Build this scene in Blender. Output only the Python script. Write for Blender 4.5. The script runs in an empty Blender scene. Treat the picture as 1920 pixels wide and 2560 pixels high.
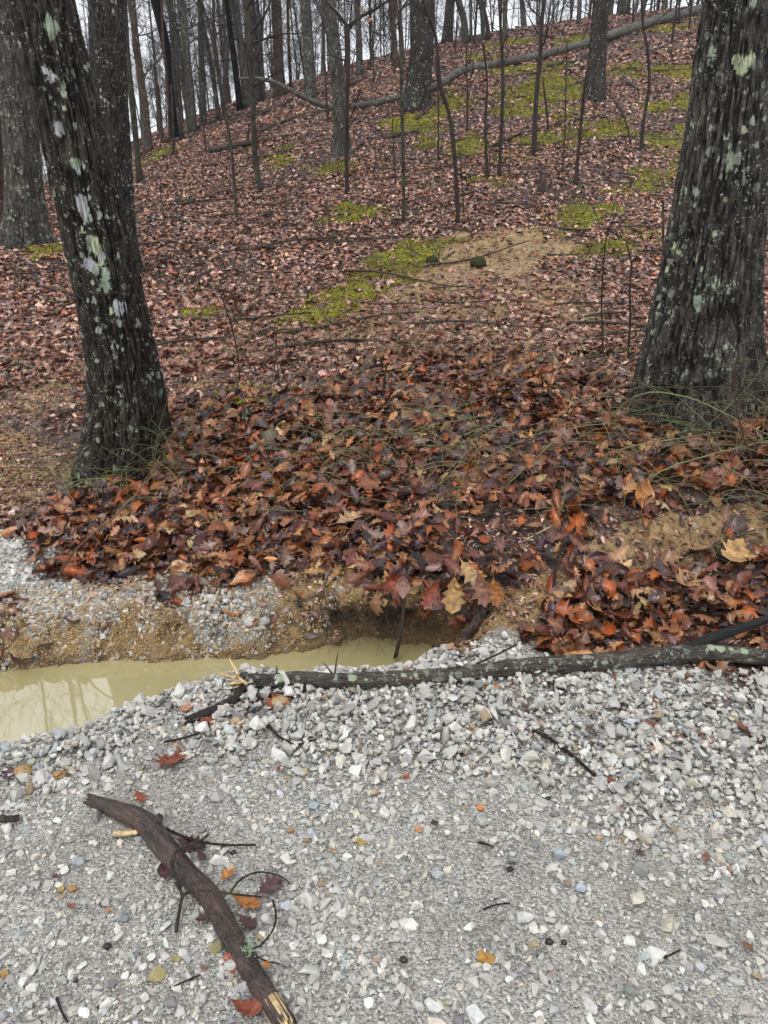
import bpy, bmesh, math, random
import numpy as np
from mathutils import Vector, Matrix

# ------------------------------------------------------------------ camera, sky, sun, exposure
SC = bpy.context.scene
COL = SC.collection
PITCH = math.radians(22.5)
FPX = 1898.0                       # focal length in pixels of the 1920x2560 photograph
CAMZ = 1.6
cam = bpy.data.cameras.new('camera')
cam.sensor_fit = 'VERTICAL'
cam.sensor_height = 24.0
cam.lens = 24.0 * FPX / 2560.0
cam.clip_start = 0.02
cam.clip_end = 2000
camo = bpy.data.objects.new('camera', cam)
COL.objects.link(camo)
camo.location = (0, 0, CAMZ)
camo.rotation_euler = (math.pi / 2 - PITCH, 0, 0)
SC.camera = camo

SUN_EL, SUN_ROT = math.radians(58), math.radians(200)
w = bpy.data.worlds.new('World')
SC.world = w
w.use_nodes = True
nt = w.node_tree
bg = nt.nodes['Background']
sky = nt.nodes.new('ShaderNodeTexSky')
sky.sky_type = 'NISHITA'
sky.sun_disc = False
sky.sun_elevation = SUN_EL
sky.sun_rotation = SUN_ROT
sky.air_density = 1.0
sky.dust_density = 3.0
sky.ozone_density = 1.0
hsv = nt.nodes.new('ShaderNodeHueSaturation')        # a grey overcast veil: the clear sky's blue mostly gone
hsv.inputs['Saturation'].default_value = 0.22
nt.links.new(sky.outputs[0], hsv.inputs['Color'])
veil = nt.nodes.new('ShaderNodeMix'); veil.data_type = 'RGBA'
veil.inputs[0].default_value = 0.7                   # the cloud layer itself, evenly bright
nt.links.new(hsv.outputs[0], veil.inputs[6])
veil.inputs[7].default_value = (6.0, 6.3, 6.65, 1)
nt.links.new(veil.outputs[2], bg.inputs[0])
bg.inputs[1].default_value = 0.12
sl = bpy.data.lights.new('sun', 'SUN')
sl.energy = 0.8
sl.angle = math.radians(25)
sl.color = (1.0, 0.97, 0.93)
so = bpy.data.objects.new('sun', sl)
COL.objects.link(so)
so.rotation_euler = (math.radians(28), 0, math.radians(-25))
SC.view_settings.view_transform = 'Standard'
SC.view_settings.look = 'None'
SC.view_settings.exposure = 0.93
SC.view_settings.gamma = 1.0
SC.cycles.max_bounces = 6
SC.cycles.diffuse_bounces = 3
SC.cycles.glossy_bounces = 3

rng = np.random.default_rng(7)
R = random.Random(11)

# ------------------------------------------------------------------ helpers
def px_dir(px, py):
    t = (1280 - py) / FPX
    return ((px - 960) / FPX, math.cos(PITCH) + t * math.sin(PITCH), -math.sin(PITCH) + t * math.cos(PITCH))

def P(px, py, y):
    """point of the line of sight through a photo pixel, at forward distance y"""
    d = px_dir(px, py)
    k = y / d[1]
    return np.array([d[0] * k, y, CAMZ + d[2] * k])

def smooth(t):
    t = np.clip(t, 0, 1)
    return t * t * (3 - 2 * t)

def _hash(ix, iy, iz, seed):
    h = (ix.astype(np.int64) * 374761393 + iy.astype(np.int64) * 668265263 + iz.astype(np.int64) * 2147483647 + seed * 974711) & 0xFFFFFFFF
    h = ((h ^ (h >> 13)) * 1274126177) & 0xFFFFFFFF
    h = ((h ^ (h >> 16)) * 2246822519) & 0xFFFFFFFF
    return ((h ^ (h >> 15)) & 0xFFFFFF) / float(0xFFFFFF)

def vnoise(x, y, z=None, seed=0):
    """value noise in -1..1"""
    x = np.asarray(x, float); y = np.asarray(y, float)
    if z is None:
        ix, iy = np.floor(x), np.floor(y)
        fx, fy = x - ix, y - iy
        fx = fx * fx * fx * (fx * (fx * 6 - 15) + 10); fy = fy * fy * fy * (fy * (fy * 6 - 15) + 10)
        zz = np.zeros_like(ix)
        a, b = _hash(ix, iy, zz, seed), _hash(ix + 1, iy, zz, seed)
        c, d = _hash(ix, iy + 1, zz, seed), _hash(ix + 1, iy + 1, zz, seed)
        return ((a + (b - a) * fx) * (1 - fy) + (c + (d - c) * fx) * fy) * 2 - 1
    z = np.asarray(z, float)
    iz = np.floor(z); fz = z - iz
    fz = fz * fz * (3 - 2 * fz)
    ix, iy = np.floor(x), np.floor(y)
    fx, fy = x - ix, y - iy
    fx = fx * fx * (3 - 2 * fx); fy = fy * fy * (3 - 2 * fy)
    def pl(k):
        a, b = _hash(ix, iy, k, seed), _hash(ix + 1, iy, k, seed)
        c, d = _hash(ix, iy + 1, k, seed), _hash(ix + 1, iy + 1, k, seed)
        return (a + (b - a) * fx) * (1 - fy) + (c + (d - c) * fx) * fy
    return (pl(iz) * (1 - fz) + pl(iz + 1) * fz) * 2 - 1

def fbm(x, y, z=None, oct=4, seed=0, gain=0.5):
    s, a, f, t = 0, 1.0, 1.0, 0
    for k in range(oct):
        s = s + a * vnoise(x * f + 17.3 * k, y * f + 9.1 * k, None if z is None else z * f, seed + k)
        t += a; a *= gain; f *= 2.03
    return s / t

def inpoly(x, y, poly):
    x = np.asarray(x); y = np.asarray(y)
    r = np.zeros(x.shape, bool)
    n = len(poly)
    for i in range(n):
        x1, y1 = poly[i]; x2, y2 = poly[(i + 1) % n]
        if y1 == y2: continue
        c = (y1 > y) != (y2 > y)
        r ^= c & (x < (x2 - x1) * (y - y1) / (y2 - y1) + x1)
    return r

def polydist(x, y, poly, closed=True):
    best = np.full(np.shape(x), 1e9)
    n = len(poly)
    for i in range(n if closed else n - 1):
        x1, y1 = poly[i]; x2, y2 = poly[(i + 1) % n]
        dx, dy = x2 - x1, y2 - y1
        L = dx * dx + dy * dy + 1e-12
        t = np.clip(((x - x1) * dx + (y - y1) * dy) / L, 0, 1)
        best = np.minimum(best, (x - x1 - t * dx) ** 2 + (y - y1 - t * dy) ** 2)
    return np.sqrt(best)

def sdpoly(x, y, poly):
    d = polydist(x, y, poly)
    return np.where(inpoly(x, y, poly), -d, d)

def tag(o, label=None, cat=None, group=None, kind=None):
    if label: o['label'] = label
    if cat: o['category'] = cat
    if group: o['group'] = group
    if kind: o['kind'] = kind
    return o

def empty(name, loc, label=None, cat=None, group=None):
    o = bpy.data.objects.new(name, None)
    o.empty_display_size = 0.1
    COL.objects.link(o)
    o.location = tuple(float(c) for c in loc)
    return tag(o, label, cat, group)

def mesh_np(name, V, polys, mat=None, parent=None, loc=None, col=None, smooth_=True, attrs=None):
    """polys: list of int arrays (n,3) or (n,4). V world/local vertex array; loc is subtracted when given"""
    V = np.asarray(V, dtype=np.float32)
    if loc is not None:
        V = V - np.asarray(loc, dtype=np.float32)
    me = bpy.data.meshes.new(name)
    me.vertices.add(len(V))
    me.vertices.foreach_set('co', V.ravel())
    polys = [np.asarray(p, dtype=np.int32) for p in polys if len(p)]
    li = np.concatenate([p.ravel() for p in polys])
    sizes = np.concatenate([np.full(len(p), p.shape[1], np.int32) for p in polys])
    me.loops.add(len(li))
    me.loops.foreach_set('vertex_index', li)
    me.polygons.add(len(sizes))
    st = np.concatenate([[0], np.cumsum(sizes)[:-1]]).astype(np.int32)
    me.polygons.foreach_set('loop_start', st)
    me.polygons.foreach_set('loop_total', sizes)
    me.polygons.foreach_set('use_smooth', np.full(len(sizes), bool(smooth_)))
    me.update(calc_edges=True)
    if col is not None:
        c = np.ones((len(V), 4), np.float32); c[:, :np.shape(col)[1]] = col
        a = me.color_attributes.new('col', 'FLOAT_COLOR', 'POINT')
        a.data.foreach_set('color', c.ravel())
    for k, v in (attrs or {}).items():
        v = np.asarray(v, np.float32)
        if v.ndim == 2:
            a = me.color_attributes.new(k, 'FLOAT_COLOR', 'POINT'); a.data.foreach_set('color', v.ravel())
        else:
            a = me.attributes.new(k, 'FLOAT', 'POINT'); a.data.foreach_set('value', v)
    if mat: me.materials.append(mat)
    o = bpy.data.objects.new(name, me)
    COL.objects.link(o)
    if parent is not None: o.parent = parent
    elif loc is not None: o.location = tuple(float(c) for c in loc)
    return o

def rot_align(n):
    """(N,3,3) rotation taking z to unit vectors n"""
    n = n / np.linalg.norm(n, axis=1, keepdims=True)
    x, y, z = n.T
    c = 1 / (1 + np.clip(z, -0.999, 1))
    M = np.zeros((len(n), 3, 3))
    M[:, 0, 0] = 1 - x * x * c; M[:, 0, 1] = -x * y * c; M[:, 0, 2] = x
    M[:, 1, 0] = -x * y * c; M[:, 1, 1] = 1 - y * y * c; M[:, 1, 2] = y
    M[:, 2, 0] = -x; M[:, 2, 1] = -y; M[:, 2, 2] = z
    return M

def rot_z(a):
    M = np.zeros((len(a), 3, 3)); c, s = np.cos(a), np.sin(a)
    M[:, 0, 0] = c; M[:, 0, 1] = -s; M[:, 1, 0] = s; M[:, 1, 1] = c; M[:, 2, 2] = 1
    return M

TMUL = {}
def scatter(templates, tid, pos, rot, scale, col):
    """templates: list of (V, F). Returns V, [polys], col"""
    Vs, Fs, Cs, base = [], [], [], 0
    for t, (tv, tf) in enumerate(templates):
        m = np.nonzero(tid == t)[0]
        if not len(m): continue
        v = tv[None] * scale[m][:, None, :]
        v = np.einsum('nij,nvj->nvi', rot[m], v) + pos[m][:, None, :]
        n, k = len(m), len(tv)
        Vs.append(v.reshape(-1, 3))
        f = tf[None] + (np.arange(n) * k)[:, None, None] + base
        Fs.append(f.reshape(-1, tf.shape[1]))
        cm_ = np.repeat(col[m], k, axis=0)
        if id(tv) in TMUL: cm_ = cm_ * np.tile(TMUL[id(tv)], n)[:, None]
        Cs.append(cm_)
        base += n * k
    return np.concatenate(Vs), Fs, np.concatenate(Cs)

def catmull(pts, n):
    pts = np.asarray(pts, float)
    p = np.vstack([2 * pts[0] - pts[1], pts, 2 * pts[-1] - pts[-2]])
    out = []
    for i in range(1, len(p) - 2):
        t = np.linspace(0, 1, n, endpoint=False)[:, None]
        a, b, c, d = p[i - 1], p[i], p[i + 1], p[i + 2]
        out.append(0.5 * ((2 * b) + (-a + c) * t + (2 * a - 5 * b + 4 * c - d) * t ** 2 + (-a + 3 * b - 3 * c + d) * t ** 3))
    out.append(pts[-1:])
    return np.vstack(out)

def tube(pts, rad, sides=6, cap=True, disp=None, jag=0.0):
    """tube along pts. disp(theta, s, ring points)->radial factor. returns V, quads, tris, (theta, s)"""
    pts = np.asarray(pts, float); rad = np.asarray(rad, float)
    n = len(pts)
    T = np.gradient(pts, axis=0); T /= np.linalg.norm(T, axis=1, keepdims=True) + 1e-9
    ref = np.array([0., 0, 1]) if abs(T[0][2]) < 0.8 else np.array([0., 1, 0])
    X = np.cross(ref, T[0]); X /= np.linalg.norm(X)
    Xs = [X]
    for i in range(1, n):
        X = Xs[-1] - T[i] * np.dot(Xs[-1], T[i]); X /= np.linalg.norm(X) + 1e-9
        Xs.append(X)
    Xs = np.array(Xs); Ys = np.cross(T, Xs)
    th = np.arange(sides) / sides * 2 * np.pi
    s = np.concatenate([[0], np.cumsum(np.linalg.norm(np.diff(pts, axis=0), axis=1))])
    TH, S = np.meshgrid(th, s)
    r = rad[:, None] * np.ones_like(TH)
    if disp is not None: r = disp(TH, S, r)
    V = pts[:, None, :] + r[..., None] * (np.cos(TH)[..., None] * Xs[:, None, :] + np.sin(TH)[..., None] * Ys[:, None, :])
    if jag:
        V[-1] += T[-1] * (rng.random(sides) * jag)[:, None]
        V[0] -= T[0] * (rng.random(sides) * jag)[:, None]
    V = V.reshape(-1, 3)
    i = np.arange(n - 1)[:, None]; j = np.arange(sides)[None]
    a = i * sides + j; b = i * sides + (j + 1) % sides
    Q = np.stack([a, b, b + sides, a + sides], -1).reshape(-1, 4)
    Tr = np.zeros((0, 3), int)
    if cap:
        V = np.vstack([V, pts[0], pts[-1]])
        c0, c1 = n * sides, n * sides + 1
        jj = np.arange(sides); k = (jj + 1) % sides
        Tr = np.vstack([np.stack([k, jj, np.full(sides, c0)], -1), np.stack([(n - 1) * sides + jj, (n - 1) * sides + k, np.full(sides, c1)], -1)])
    return V, Q, Tr

class MB:
    def __init__(s): s.V, s.Q, s.T, s.n, s.C = [], [], [], 0, []
    def add(s, V, Q, T=None, col=None):
        s.V.append(V)
        if len(Q): s.Q.append(Q + s.n)
        if T is not None and len(T): s.T.append(T + s.n)
        if col is not None: s.C.append(np.tile(np.asarray(col, float), (len(V), 1)))
        s.n += len(V)
        return s
    def tube(s, pts, rad, sides=5, **k):
        V, Q, T = tube(pts, rad, sides, **k)
        return s.add(V, Q, T)
    def build(s, name, mat, parent=None, loc=None, smooth_=True, **k):
        P_ = []
        if s.Q: P_.append(np.vstack(s.Q))
        if s.T: P_.append(np.vstack(s.T))
        return mesh_np(name, np.vstack(s.V), P_, mat, parent, loc, smooth_=smooth_, col=(np.vstack(s.C) if s.C else None), **k)

# ------------------------------------------------------------------ materials
def newmat(name):
    m = bpy.data.materials.new(name); m.use_nodes = True
    nt = m.node_tree; b = nt.nodes['Principled BSDF']
    return m, nt, b

def N(nt, typ, **k):
    n = nt.nodes.new(typ)
    for a, v in k.items():
        if a.startswith('i_'):
            key = a[2:]
            n.inputs[int(key) if key.isdigit() else key.replace('_', ' ')].default_value = v
        else: setattr(n, a, v)
    return n

def ramp(nt, fac, stops, interp='LINEAR'):
    r = nt.nodes.new('ShaderNodeValToRGB')
    r.color_ramp.interpolation = interp
    e = r.color_ramp.elements
    while len(e) < len(stops): e.new(0.5)
    for k, (p, c) in enumerate(stops):
        e[k].position = p
        e[k].color = (c[0], c[1], c[2], 1) if not np.isscalar(c) else (c, c, c, 1)
    nt.links.new(fac, r.inputs[0])
    return r.outputs[0]

def mix(nt, fac, a, b, mode='MIX'):
    m = nt.nodes.new('ShaderNodeMix'); m.data_type = 'RGBA'; m.blend_type = mode
    for s, v in ((0, fac), (6, a), (7, b)):
        if isinstance(v, bpy.types.NodeSocket): nt.links.new(v, m.inputs[s])
        else: m.inputs[s].default_value = v if s == 0 else (v[0], v[1], v[2], 1)
    return m.outputs[2]

def math_(nt, op, a, b=0.0, clamp=False):
    m = nt.nodes.new('ShaderNodeMath'); m.operation = op; m.use_clamp = clamp
    for s, v in ((0, a), (1, b)):
        if isinstance(v, bpy.types.NodeSocket): nt.links.new(v, m.inputs[s])
        else: m.inputs[s].default_value = v
    return m.outputs[0]

def noise(nt, vec, scale, detail=4, rough=0.55, W=None):
    n = nt.nodes.new('ShaderNodeTexNoise')
    if W is not None:
        n.noise_dimensions = '4D'; nt.links.new(W, n.inputs['W'])
    n.inputs['Scale'].default_value = scale; n.inputs['Detail'].default_value = detail; n.inputs['Roughness'].default_value = rough
    nt.links.new(vec, n.inputs['Vector'])
    return n.outputs['Fac']

def bump(nt, b, height, strength=0.5, dist=0.02):
    n = nt.nodes.new('ShaderNodeBump'); n.inputs['Strength'].default_value = strength; n.inputs['Distance'].default_value = dist
    nt.links.new(height, n.inputs['Height']); nt.links.new(n.outputs[0], b.inputs['Normal'])

def bark_mat(name, dark, light, lichen=0.0, lichcol=(0.36, 0.42, 0.30), ridge=1.0, scale=1.0, speck=0.0, moss=0.0, rough=0.55, attr=False, ax=None):
    m, nt, b = newmat(name)
    tc = N(nt, 'ShaderNodeTexCoord'); oi = N(nt, 'ShaderNodeObjectInfo')
    Wr = math_(nt, 'MULTIPLY', oi.outputs['Random'], 40.0)
    mp = N(nt, 'ShaderNodeMapping'); mp.inputs['Scale'].default_value = (scale, scale, scale * 0.27)
    nt.links.new(tc.outputs['Object'], mp.inputs[0])
    if ax is not None:         # lying wood: the grain runs along it
        vr = N(nt, 'ShaderNodeVectorRotate'); vr.rotation_type = 'Z_AXIS'; vr.inputs['Angle'].default_value = -ax
        nt.links.new(tc.outputs['Object'], vr.inputs['Vector']); nt.links.new(vr.outputs[0], mp.inputs[0])
        mp.inputs['Scale'].default_value = (scale * 0.27, scale, scale)
    n1 = noise(nt, mp.outputs[0], 34, 6, 0.72, Wr)
    n2 = noise(nt, tc.outputs['Object'], 3.0, 3, 0.5, Wr)
    f = math_(nt, 'ADD', math_(nt, 'MULTIPLY', n1, 0.85), math_(nt, 'MULTIPLY', n2, 0.22))
    c = ramp(nt, f, [(0.44, dark), (0.54, tuple((a * 0.6 + l * 0.4) for a, l in zip(dark, light))), (0.66, light)])
    if moss > 0:
        n5 = noise(nt, tc.outputs['Object'], 7, 4, 0.6, Wr)
        mk = ramp(nt, n5, [(0.62 - 0.25 * moss, 0.0), (0.72 - 0.2 * moss, 0.8)])
        c = mix(nt, mk, c, (0.075, 0.085, 0.03))
    hgt = n1
    n4 = noise(nt, tc.outputs['Object'], 70, 3, 0.7, Wr)
    if lichen > 0:
        n3 = noise(nt, tc.outputs['Object'], 7.5, 7, 0.78, Wr)
        v = math_(nt, 'ADD', n3, math_(nt, 'MULTIPLY', math_(nt, 'SUBTRACT', n4, 0.5), 0.25))
        v = math_(nt, 'ADD', v, math_(nt, 'MULTIPLY', math_(nt, 'SUBTRACT', n1, 0.5), 0.35))
        t0 = 0.73 - 0.20 * lichen
        mk = ramp(nt, v, [(t0, 0.0), (t0 + 0.04, 0.85)])
        c = mix(nt, mk, c, lichcol)
    if speck > 0:
        nv = nt.nodes.new('ShaderNodeTexNoise'); nv.inputs['Scale'].default_value = 30; nt.links.new(tc.outputs['Object'], nv.inputs['Vector'])
        vm = nt.nodes.new('ShaderNodeVectorMath'); vm.operation = 'MULTIPLY_ADD'; vm.inputs[1].default_value = (0.05, 0.05, 0.05)
        nt.links.new(nv.outputs['Color'], vm.inputs[0]); nt.links.new(tc.outputs['Object'], vm.inputs[2])
        vo = N(nt, 'ShaderNodeTexVoronoi', i_Scale=26.0, i_Randomness=1.0); nt.links.new(vm.outputs[0], vo.inputs['Vector'])
        sz = N(nt, 'ShaderNodeSeparateColor'); nt.links.new(vo.outputs['Color'], sz.inputs[0])
        thr = math_(nt, 'MULTIPLY', math_(nt, 'POWER', sz.outputs[0], 2.4), 0.27 + 0.30 * speck)
        dd = math_(nt, 'ADD', vo.outputs['Distance'], math_(nt, 'MULTIPLY', math_(nt, 'SUBTRACT', n4, 0.5), 0.35))
        mk = math_(nt, 'LESS_THAN', dd, thr)
        n6 = noise(nt, tc.outputs['Object'], 4, 2, 0.5, Wr)
        mk = math_(nt, 'MULTIPLY', math_(nt, 'MULTIPLY', mk, ramp(nt, n6, [(0.42, 0.0), (0.56, 1.0)])), 0.75)
        c = mix(nt, mk, c, (0.38, 0.42, 0.34))
        vo = N(nt, 'ShaderNodeTexVoronoi', i_Scale=85.0, i_Randomness=1.0); nt.links.new(vm.outputs[0], vo.inputs['Vector'])
        sz = N(nt, 'ShaderNodeSeparateColor'); nt.links.new(vo.outputs['Color'], sz.inputs[0])
        mk = math_(nt, 'LESS_THAN', math_(nt, 'ADD', vo.outputs['Distance'], math_(nt, 'MULTIPLY', math_(nt, 'SUBTRACT', n4, 0.5), 0.5)), math_(nt, 'MULTIPLY', math_(nt, 'POWER', sz.outputs[0], 2.5), 0.36 * speck + 0.1))
        mk = math_(nt, 'MULTIPLY', math_(nt, 'MULTIPLY', mk, ramp(nt, noise(nt, tc.outputs['Object'], 2.7, 3, 0.6, Wr), [(0.38, 0.15), (0.56, 1.0)])), 0.8)
        c = mix(nt, mk, c, (0.33, 0.37, 0.29))
    if attr:
        cv = N(nt, 'ShaderNodeAttribute', attribute_name='crev')
        c = mix(nt, math_(nt, 'MULTIPLY', cv.outputs['Fac'], 0.85), c, tuple(d * 0.7 for d in dark))
        at = N(nt, 'ShaderNodeAttribute', attribute_name='lich')
        lm = math_(nt, 'ADD', at.outputs['Alpha'], math_(nt, 'MULTIPLY', math_(nt, 'SUBTRACT', noise(nt, tc.outputs['Object'], 130, 4, 0.75), 0.5), 3.0))
        lm = math_(nt, 'ADD', lm, math_(nt, 'MULTIPLY', math_(nt, 'SUBTRACT', n1, 0.5), 0.6))
        lm = math_(nt, 'MULTIPLY', ramp(nt, lm, [(0.42, 0.0), (0.50, 1.0)]), ramp(nt, at.outputs['Alpha'], [(0.02, 0.0), (0.12, 1.0)]))
        c = mix(nt, lm, c, at.outputs['Color'])
    nt.links.new(c, b.inputs['Base Color'])
    b.inputs['Roughness'].default_value = rough
    b.inputs['Specular IOR Level'].default_value = 0.16 if rough > 0.45 else 0.5
    bump(nt, b, hgt, 1.0 * ridge, 0.025)
    return m

M = {}
M['bark_dark'] = bark_mat('bark_dark', (0.006, 0.005, 0.004), (0.072, 0.058, 0.047), lichen=0.35, attr=True, speck=0.9)
M['bark_right'] = bark_mat('bark_right', (0.008, 0.007, 0.006), (0.105, 0.092, 0.080), lichen=0.6, attr=True, speck=1.2, lichcol=(0.38, 0.43, 0.30))
M['bark_plain'] = bark_mat('bark_plain', (0.008, 0.007, 0.007), (0.060, 0.050, 0.045), speck=0.9)
M['bark_grey'] = bark_mat('bark_grey', (0.022, 0.020, 0.018), (0.13, 0.12, 0.105), lichen=0.55, lichcol=(0.22, 0.25, 0.18), speck=0.8, moss=0.2)
M['bark_pale'] = bark_mat('bark_pale', (0.018, 0.016, 0.014), (0.12, 0.11, 0.095), lichen=0.75, lichcol=(0.25, 0.265, 0.205), speck=0.8)
M['bark_brown'] = bark_mat('bark_brown', (0.020, 0.013, 0.010), (0.12, 0.078, 0.060), lichen=0.2, lichcol=(0.2, 0.2, 0.15), speck=0.4)
M['bark_moss'] = bark_mat('bark_moss', (0.014, 0.012, 0.010), (0.085, 0.075, 0.058), lichen=0.3, lichcol=(0.17, 0.18, 0.12), moss=0.35)
M['twig'] = bark_mat('twig', (0.018, 0.013, 0.012), (0.075, 0.055, 0.047), scale=3)
M['far_bark'] = bark_mat('far_bark', (0.030, 0.026, 0.024), (0.12, 0.108, 0.098), lichen=0.4, lichcol=(0.17, 0.18, 0.15))
M['fallen'] = bark_mat('fallen', (0.030, 0.026, 0.023), (0.19, 0.17, 0.145), lichen=0.6, lichcol=(0.30, 0.30, 0.25), scale=1.5, rough=0.5, ax=0.5, speck=0.6)
M['wet_log'] = bark_mat('wet_log', (0.010, 0.008, 0.007), (0.070, 0.052, 0.042), lichen=0.22, lichcol=(0.20, 0.26, 0.15), speck=0.5, scale=4, rough=0.32)
M['pale_log'] = bark_mat('pale_log', (0.035, 0.031, 0.028), (0.20, 0.18, 0.155), lichen=0.5, lichcol=(0.30, 0.30, 0.25), scale=1.5, rough=0.5)
M['rot_wood'] = bark_mat('rot_wood', (0.022, 0.017, 0.014), (0.13, 0.10, 0.08), lichen=0.1, scale=2)

def simple(name, col, rough=0.5, var=0.3, sc=40, bmp=0.3, attr=False, spec=0.5, trans=0.0, bdist=0.004, wax=False):
    m, nt, b = newmat(name)
    tc = N(nt, 'ShaderNodeTexCoord')
    n1 = noise(nt, tc.outputs['Object'], sc, 5, 0.6)
    if attr:
        at = N(nt, 'ShaderNodeAttribute', attribute_name='col'); base = at.outputs['Color']
    else: base = col
    k = ramp(nt, n1, [(0.3, 1 - var), (0.7, 1 + var * 0.6)])
    c = mix(nt, 1.0, base, k, 'MULTIPLY')
    nt.links.new(c, b.inputs['Base Color'])
    if wax:
        n2 = noise(nt, tc.outputs['Object'], 9, 2, 0.5)
        nt.links.new(ramp(nt, n2, [(0.35, rough * 0.6), (0.65, min(1, rough * 1.5))]), b.inputs['Roughness'])
    else: b.inputs['Roughness'].default_value = rough
    b.inputs['Specular IOR Level'].default_value = spec
    if bmp: bump(nt, b, n1, bmp, bdist)
    return m

M['leaf'] = simple('leaf', None, 0.27, 0.45, 60, 0.5, attr=True, spec=0.36, wax=True)
M['stone'] = simple('stone', None, 0.5, 0.22, 90, 0.35, attr=True, spec=0.4)
M['moss'] = simple('moss', None, 0.9, 0.4, 120, 0.5, attr=True, spec=0.1)
M['cane'] = simple('cane', (0.15, 0.165, 0.06), 0.45, 0.4, 12, 0)
M['cane_brown'] = simple('cane_brown', (0.10, 0.05, 0.025), 0.45, 0.4, 12, 0)
M['root'] = simple('root', (0.06, 0.04, 0.025), 0.6, 0.5, 30, 0)
M['raw_wood'] = simple('raw_wood', (0.55, 0.40, 0.21), 0.5, 0.6, 60, 0.6)
M['orange_wood'] = simple('orange_wood', (0.36, 0.15, 0.045), 0.5, 0.6, 60, 0.6)
M['acorn'] = simple('acorn', (0.02, 0.008, 0.008), 0.25, 0.4, 60, 0.2)
M['black'] = simple('black_debris', (0.012, 0.008, 0.008), 0.4, 0.4, 60, 0.2)
# ------------------------------------------------------------------ terrain shape
CP, SP = math.cos(PITCH), math.sin(PITCH)
PXC = np.array([0, 350, 600, 960, 1300, 1600, 1920], float)
ROWS = [('z', 2.3, [0, 0, 0, 0, 0, 0, 0]),
        ('z', 2.65, [0, 0, .02, .08, .01, 0, 0]),
        ('z', 2.9, [.03, .05, .07, .16, .09, .05, .04]),
        ('z', 3.25, [.04, .06, .10, .19, .22, .24, .22]),
        ('z', 3.6, [0, .08, .15, .22, .33, .40, .40]),
        ('z', 4.5, [.03, .14, .27, .40, .43, .46, .48]),
        ('z', 5.6, [.10, .20, .33, .48, .48, .49, .50]),
        ('Y', 7.0, [850, 870, 860, 850, 855, 860, 860]),
        ('Y', 9.0, [720, 720, 730, 740, 745, 750, 770]),
        ('Y', 12., [600, 590, 585, 560, 550, 560, 570]),
        ('Y', 16., [550, 475, 440, 400, 370, 360, 360]),
        ('Y', 21., [525, 395, 330, 265, 225, 200, 190]),
        ('Y', 27., [520, 352, 266, 166, 110, 80, 60]),
        ('Y', 34., [520, 345, 246, 135, 72, 30, 0]),
        ('Y', 45., [530, 360, 265, 150, 85, 40, 5]),
        ('Y', 75., [505, 400, 350, 250, 190, 150, 110]),
        ('Y', 200., [440, 420, 400, 340, 300, 270, 250])]
UG = np.linspace(-0.9, 0.9, 73)
LYs, ZT = [], []
for kind, y, vals in ROWS:
    vals = np.array(vals, float)
    if kind == 'Y':
        t = (1280 - vals) / FPX
        z = CAMZ + y * (-SP + t * CP) / (CP + t * SP)
        u = ((PXC - 960) / FPX) / (CP + t * SP)
    else:
        z = vals; tt = (z - CAMZ) / y
        t = (tt * CP + SP) / (CP - tt * SP)
        u = ((PXC - 960) / FPX) / (CP + t * SP)
    LYs.append(math.log(y)); ZT.append(np.interp(UG, u, z))
LYG = np.linspace(LYs[0], LYs[-1], 180)
ZT = np.array(ZT)
ZG = np.array([np.interp(LYG, LYs, ZT[:, j]) for j in range(len(UG))]).T
for _ in range(2):          # soften the creases of the table
    k = np.array([1, 2, 3, 2, 1]) / 9.
    ZG = np.apply_along_axis(lambda a: np.convolve(np.pad(a, 2, 'edge'), k, 'valid'), 0, ZG)
    ZG = np.apply_along_axis(lambda a: np.convolve(np.pad(a, 2, 'edge'), k, 'valid'), 1, ZG)

def Htab(x, y):
    x = np.asarray(x, float); y = np.asarray(y, float)
    yy = np.clip(y, 2.3, 199)
    fi = (np.log(yy) - LYG[0]) / (LYG[1] - LYG[0]); fi = np.clip(fi, 0, len(LYG) - 1.001)
    fu = (np.clip(x / yy, -0.899, 0.899) + 0.9) / (UG[1] - UG[0])
    i = fi.astype(int); j = fu.astype(int); a = fi - i; b = fu - j
    return (ZG[i, j] * (1 - a) * (1 - b) + ZG[i + 1, j] * a * (1 - b) + ZG[i, j + 1] * (1 - a) * b + ZG[i + 1, j + 1] * a * b)

WZ = -0.15                                                   # water level in the rut
def at_z(px, py, z):
    d = px_dir(px, py); k = (z - CAMZ) / d[2]
    return (d[0] * k, d[1] * k)
NEAR = [(-700, 2140), (-400, 2010), (0, 1888), (150, 1850), (330, 1792), (420, 1750), (520, 1722), (610, 1700), (760, 1703), (1000, 1692), (1035, 1662), (1075, 1655), (1123, 1640)]
FAR = [(1140, 1618), (1060, 1605), (960, 1598), (868, 1598), (752, 1628), (637, 1645), (405, 1651), (174, 1657), (0, 1680), (-400, 1700), (-900, 1720)]
DITCH = [at_z(a, b, WZ) for a, b in NEAR + FAR]
DFAR = [at_z(a, b, WZ) for a, b in FAR]
DNEAR = [at_z(a, b, WZ) for a, b in NEAR]

def far_amt(x, y):
    return smooth((polydist(x, y, DNEAR, False) - polydist(x, y, DFAR, False)) / 0.12 + 0.5)

def undercut(x):
    """0..1 where the cut bank overhangs"""
    return smooth((x + 0.35) / 0.2) * smooth((0.42 - x) / 0.12)

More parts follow.
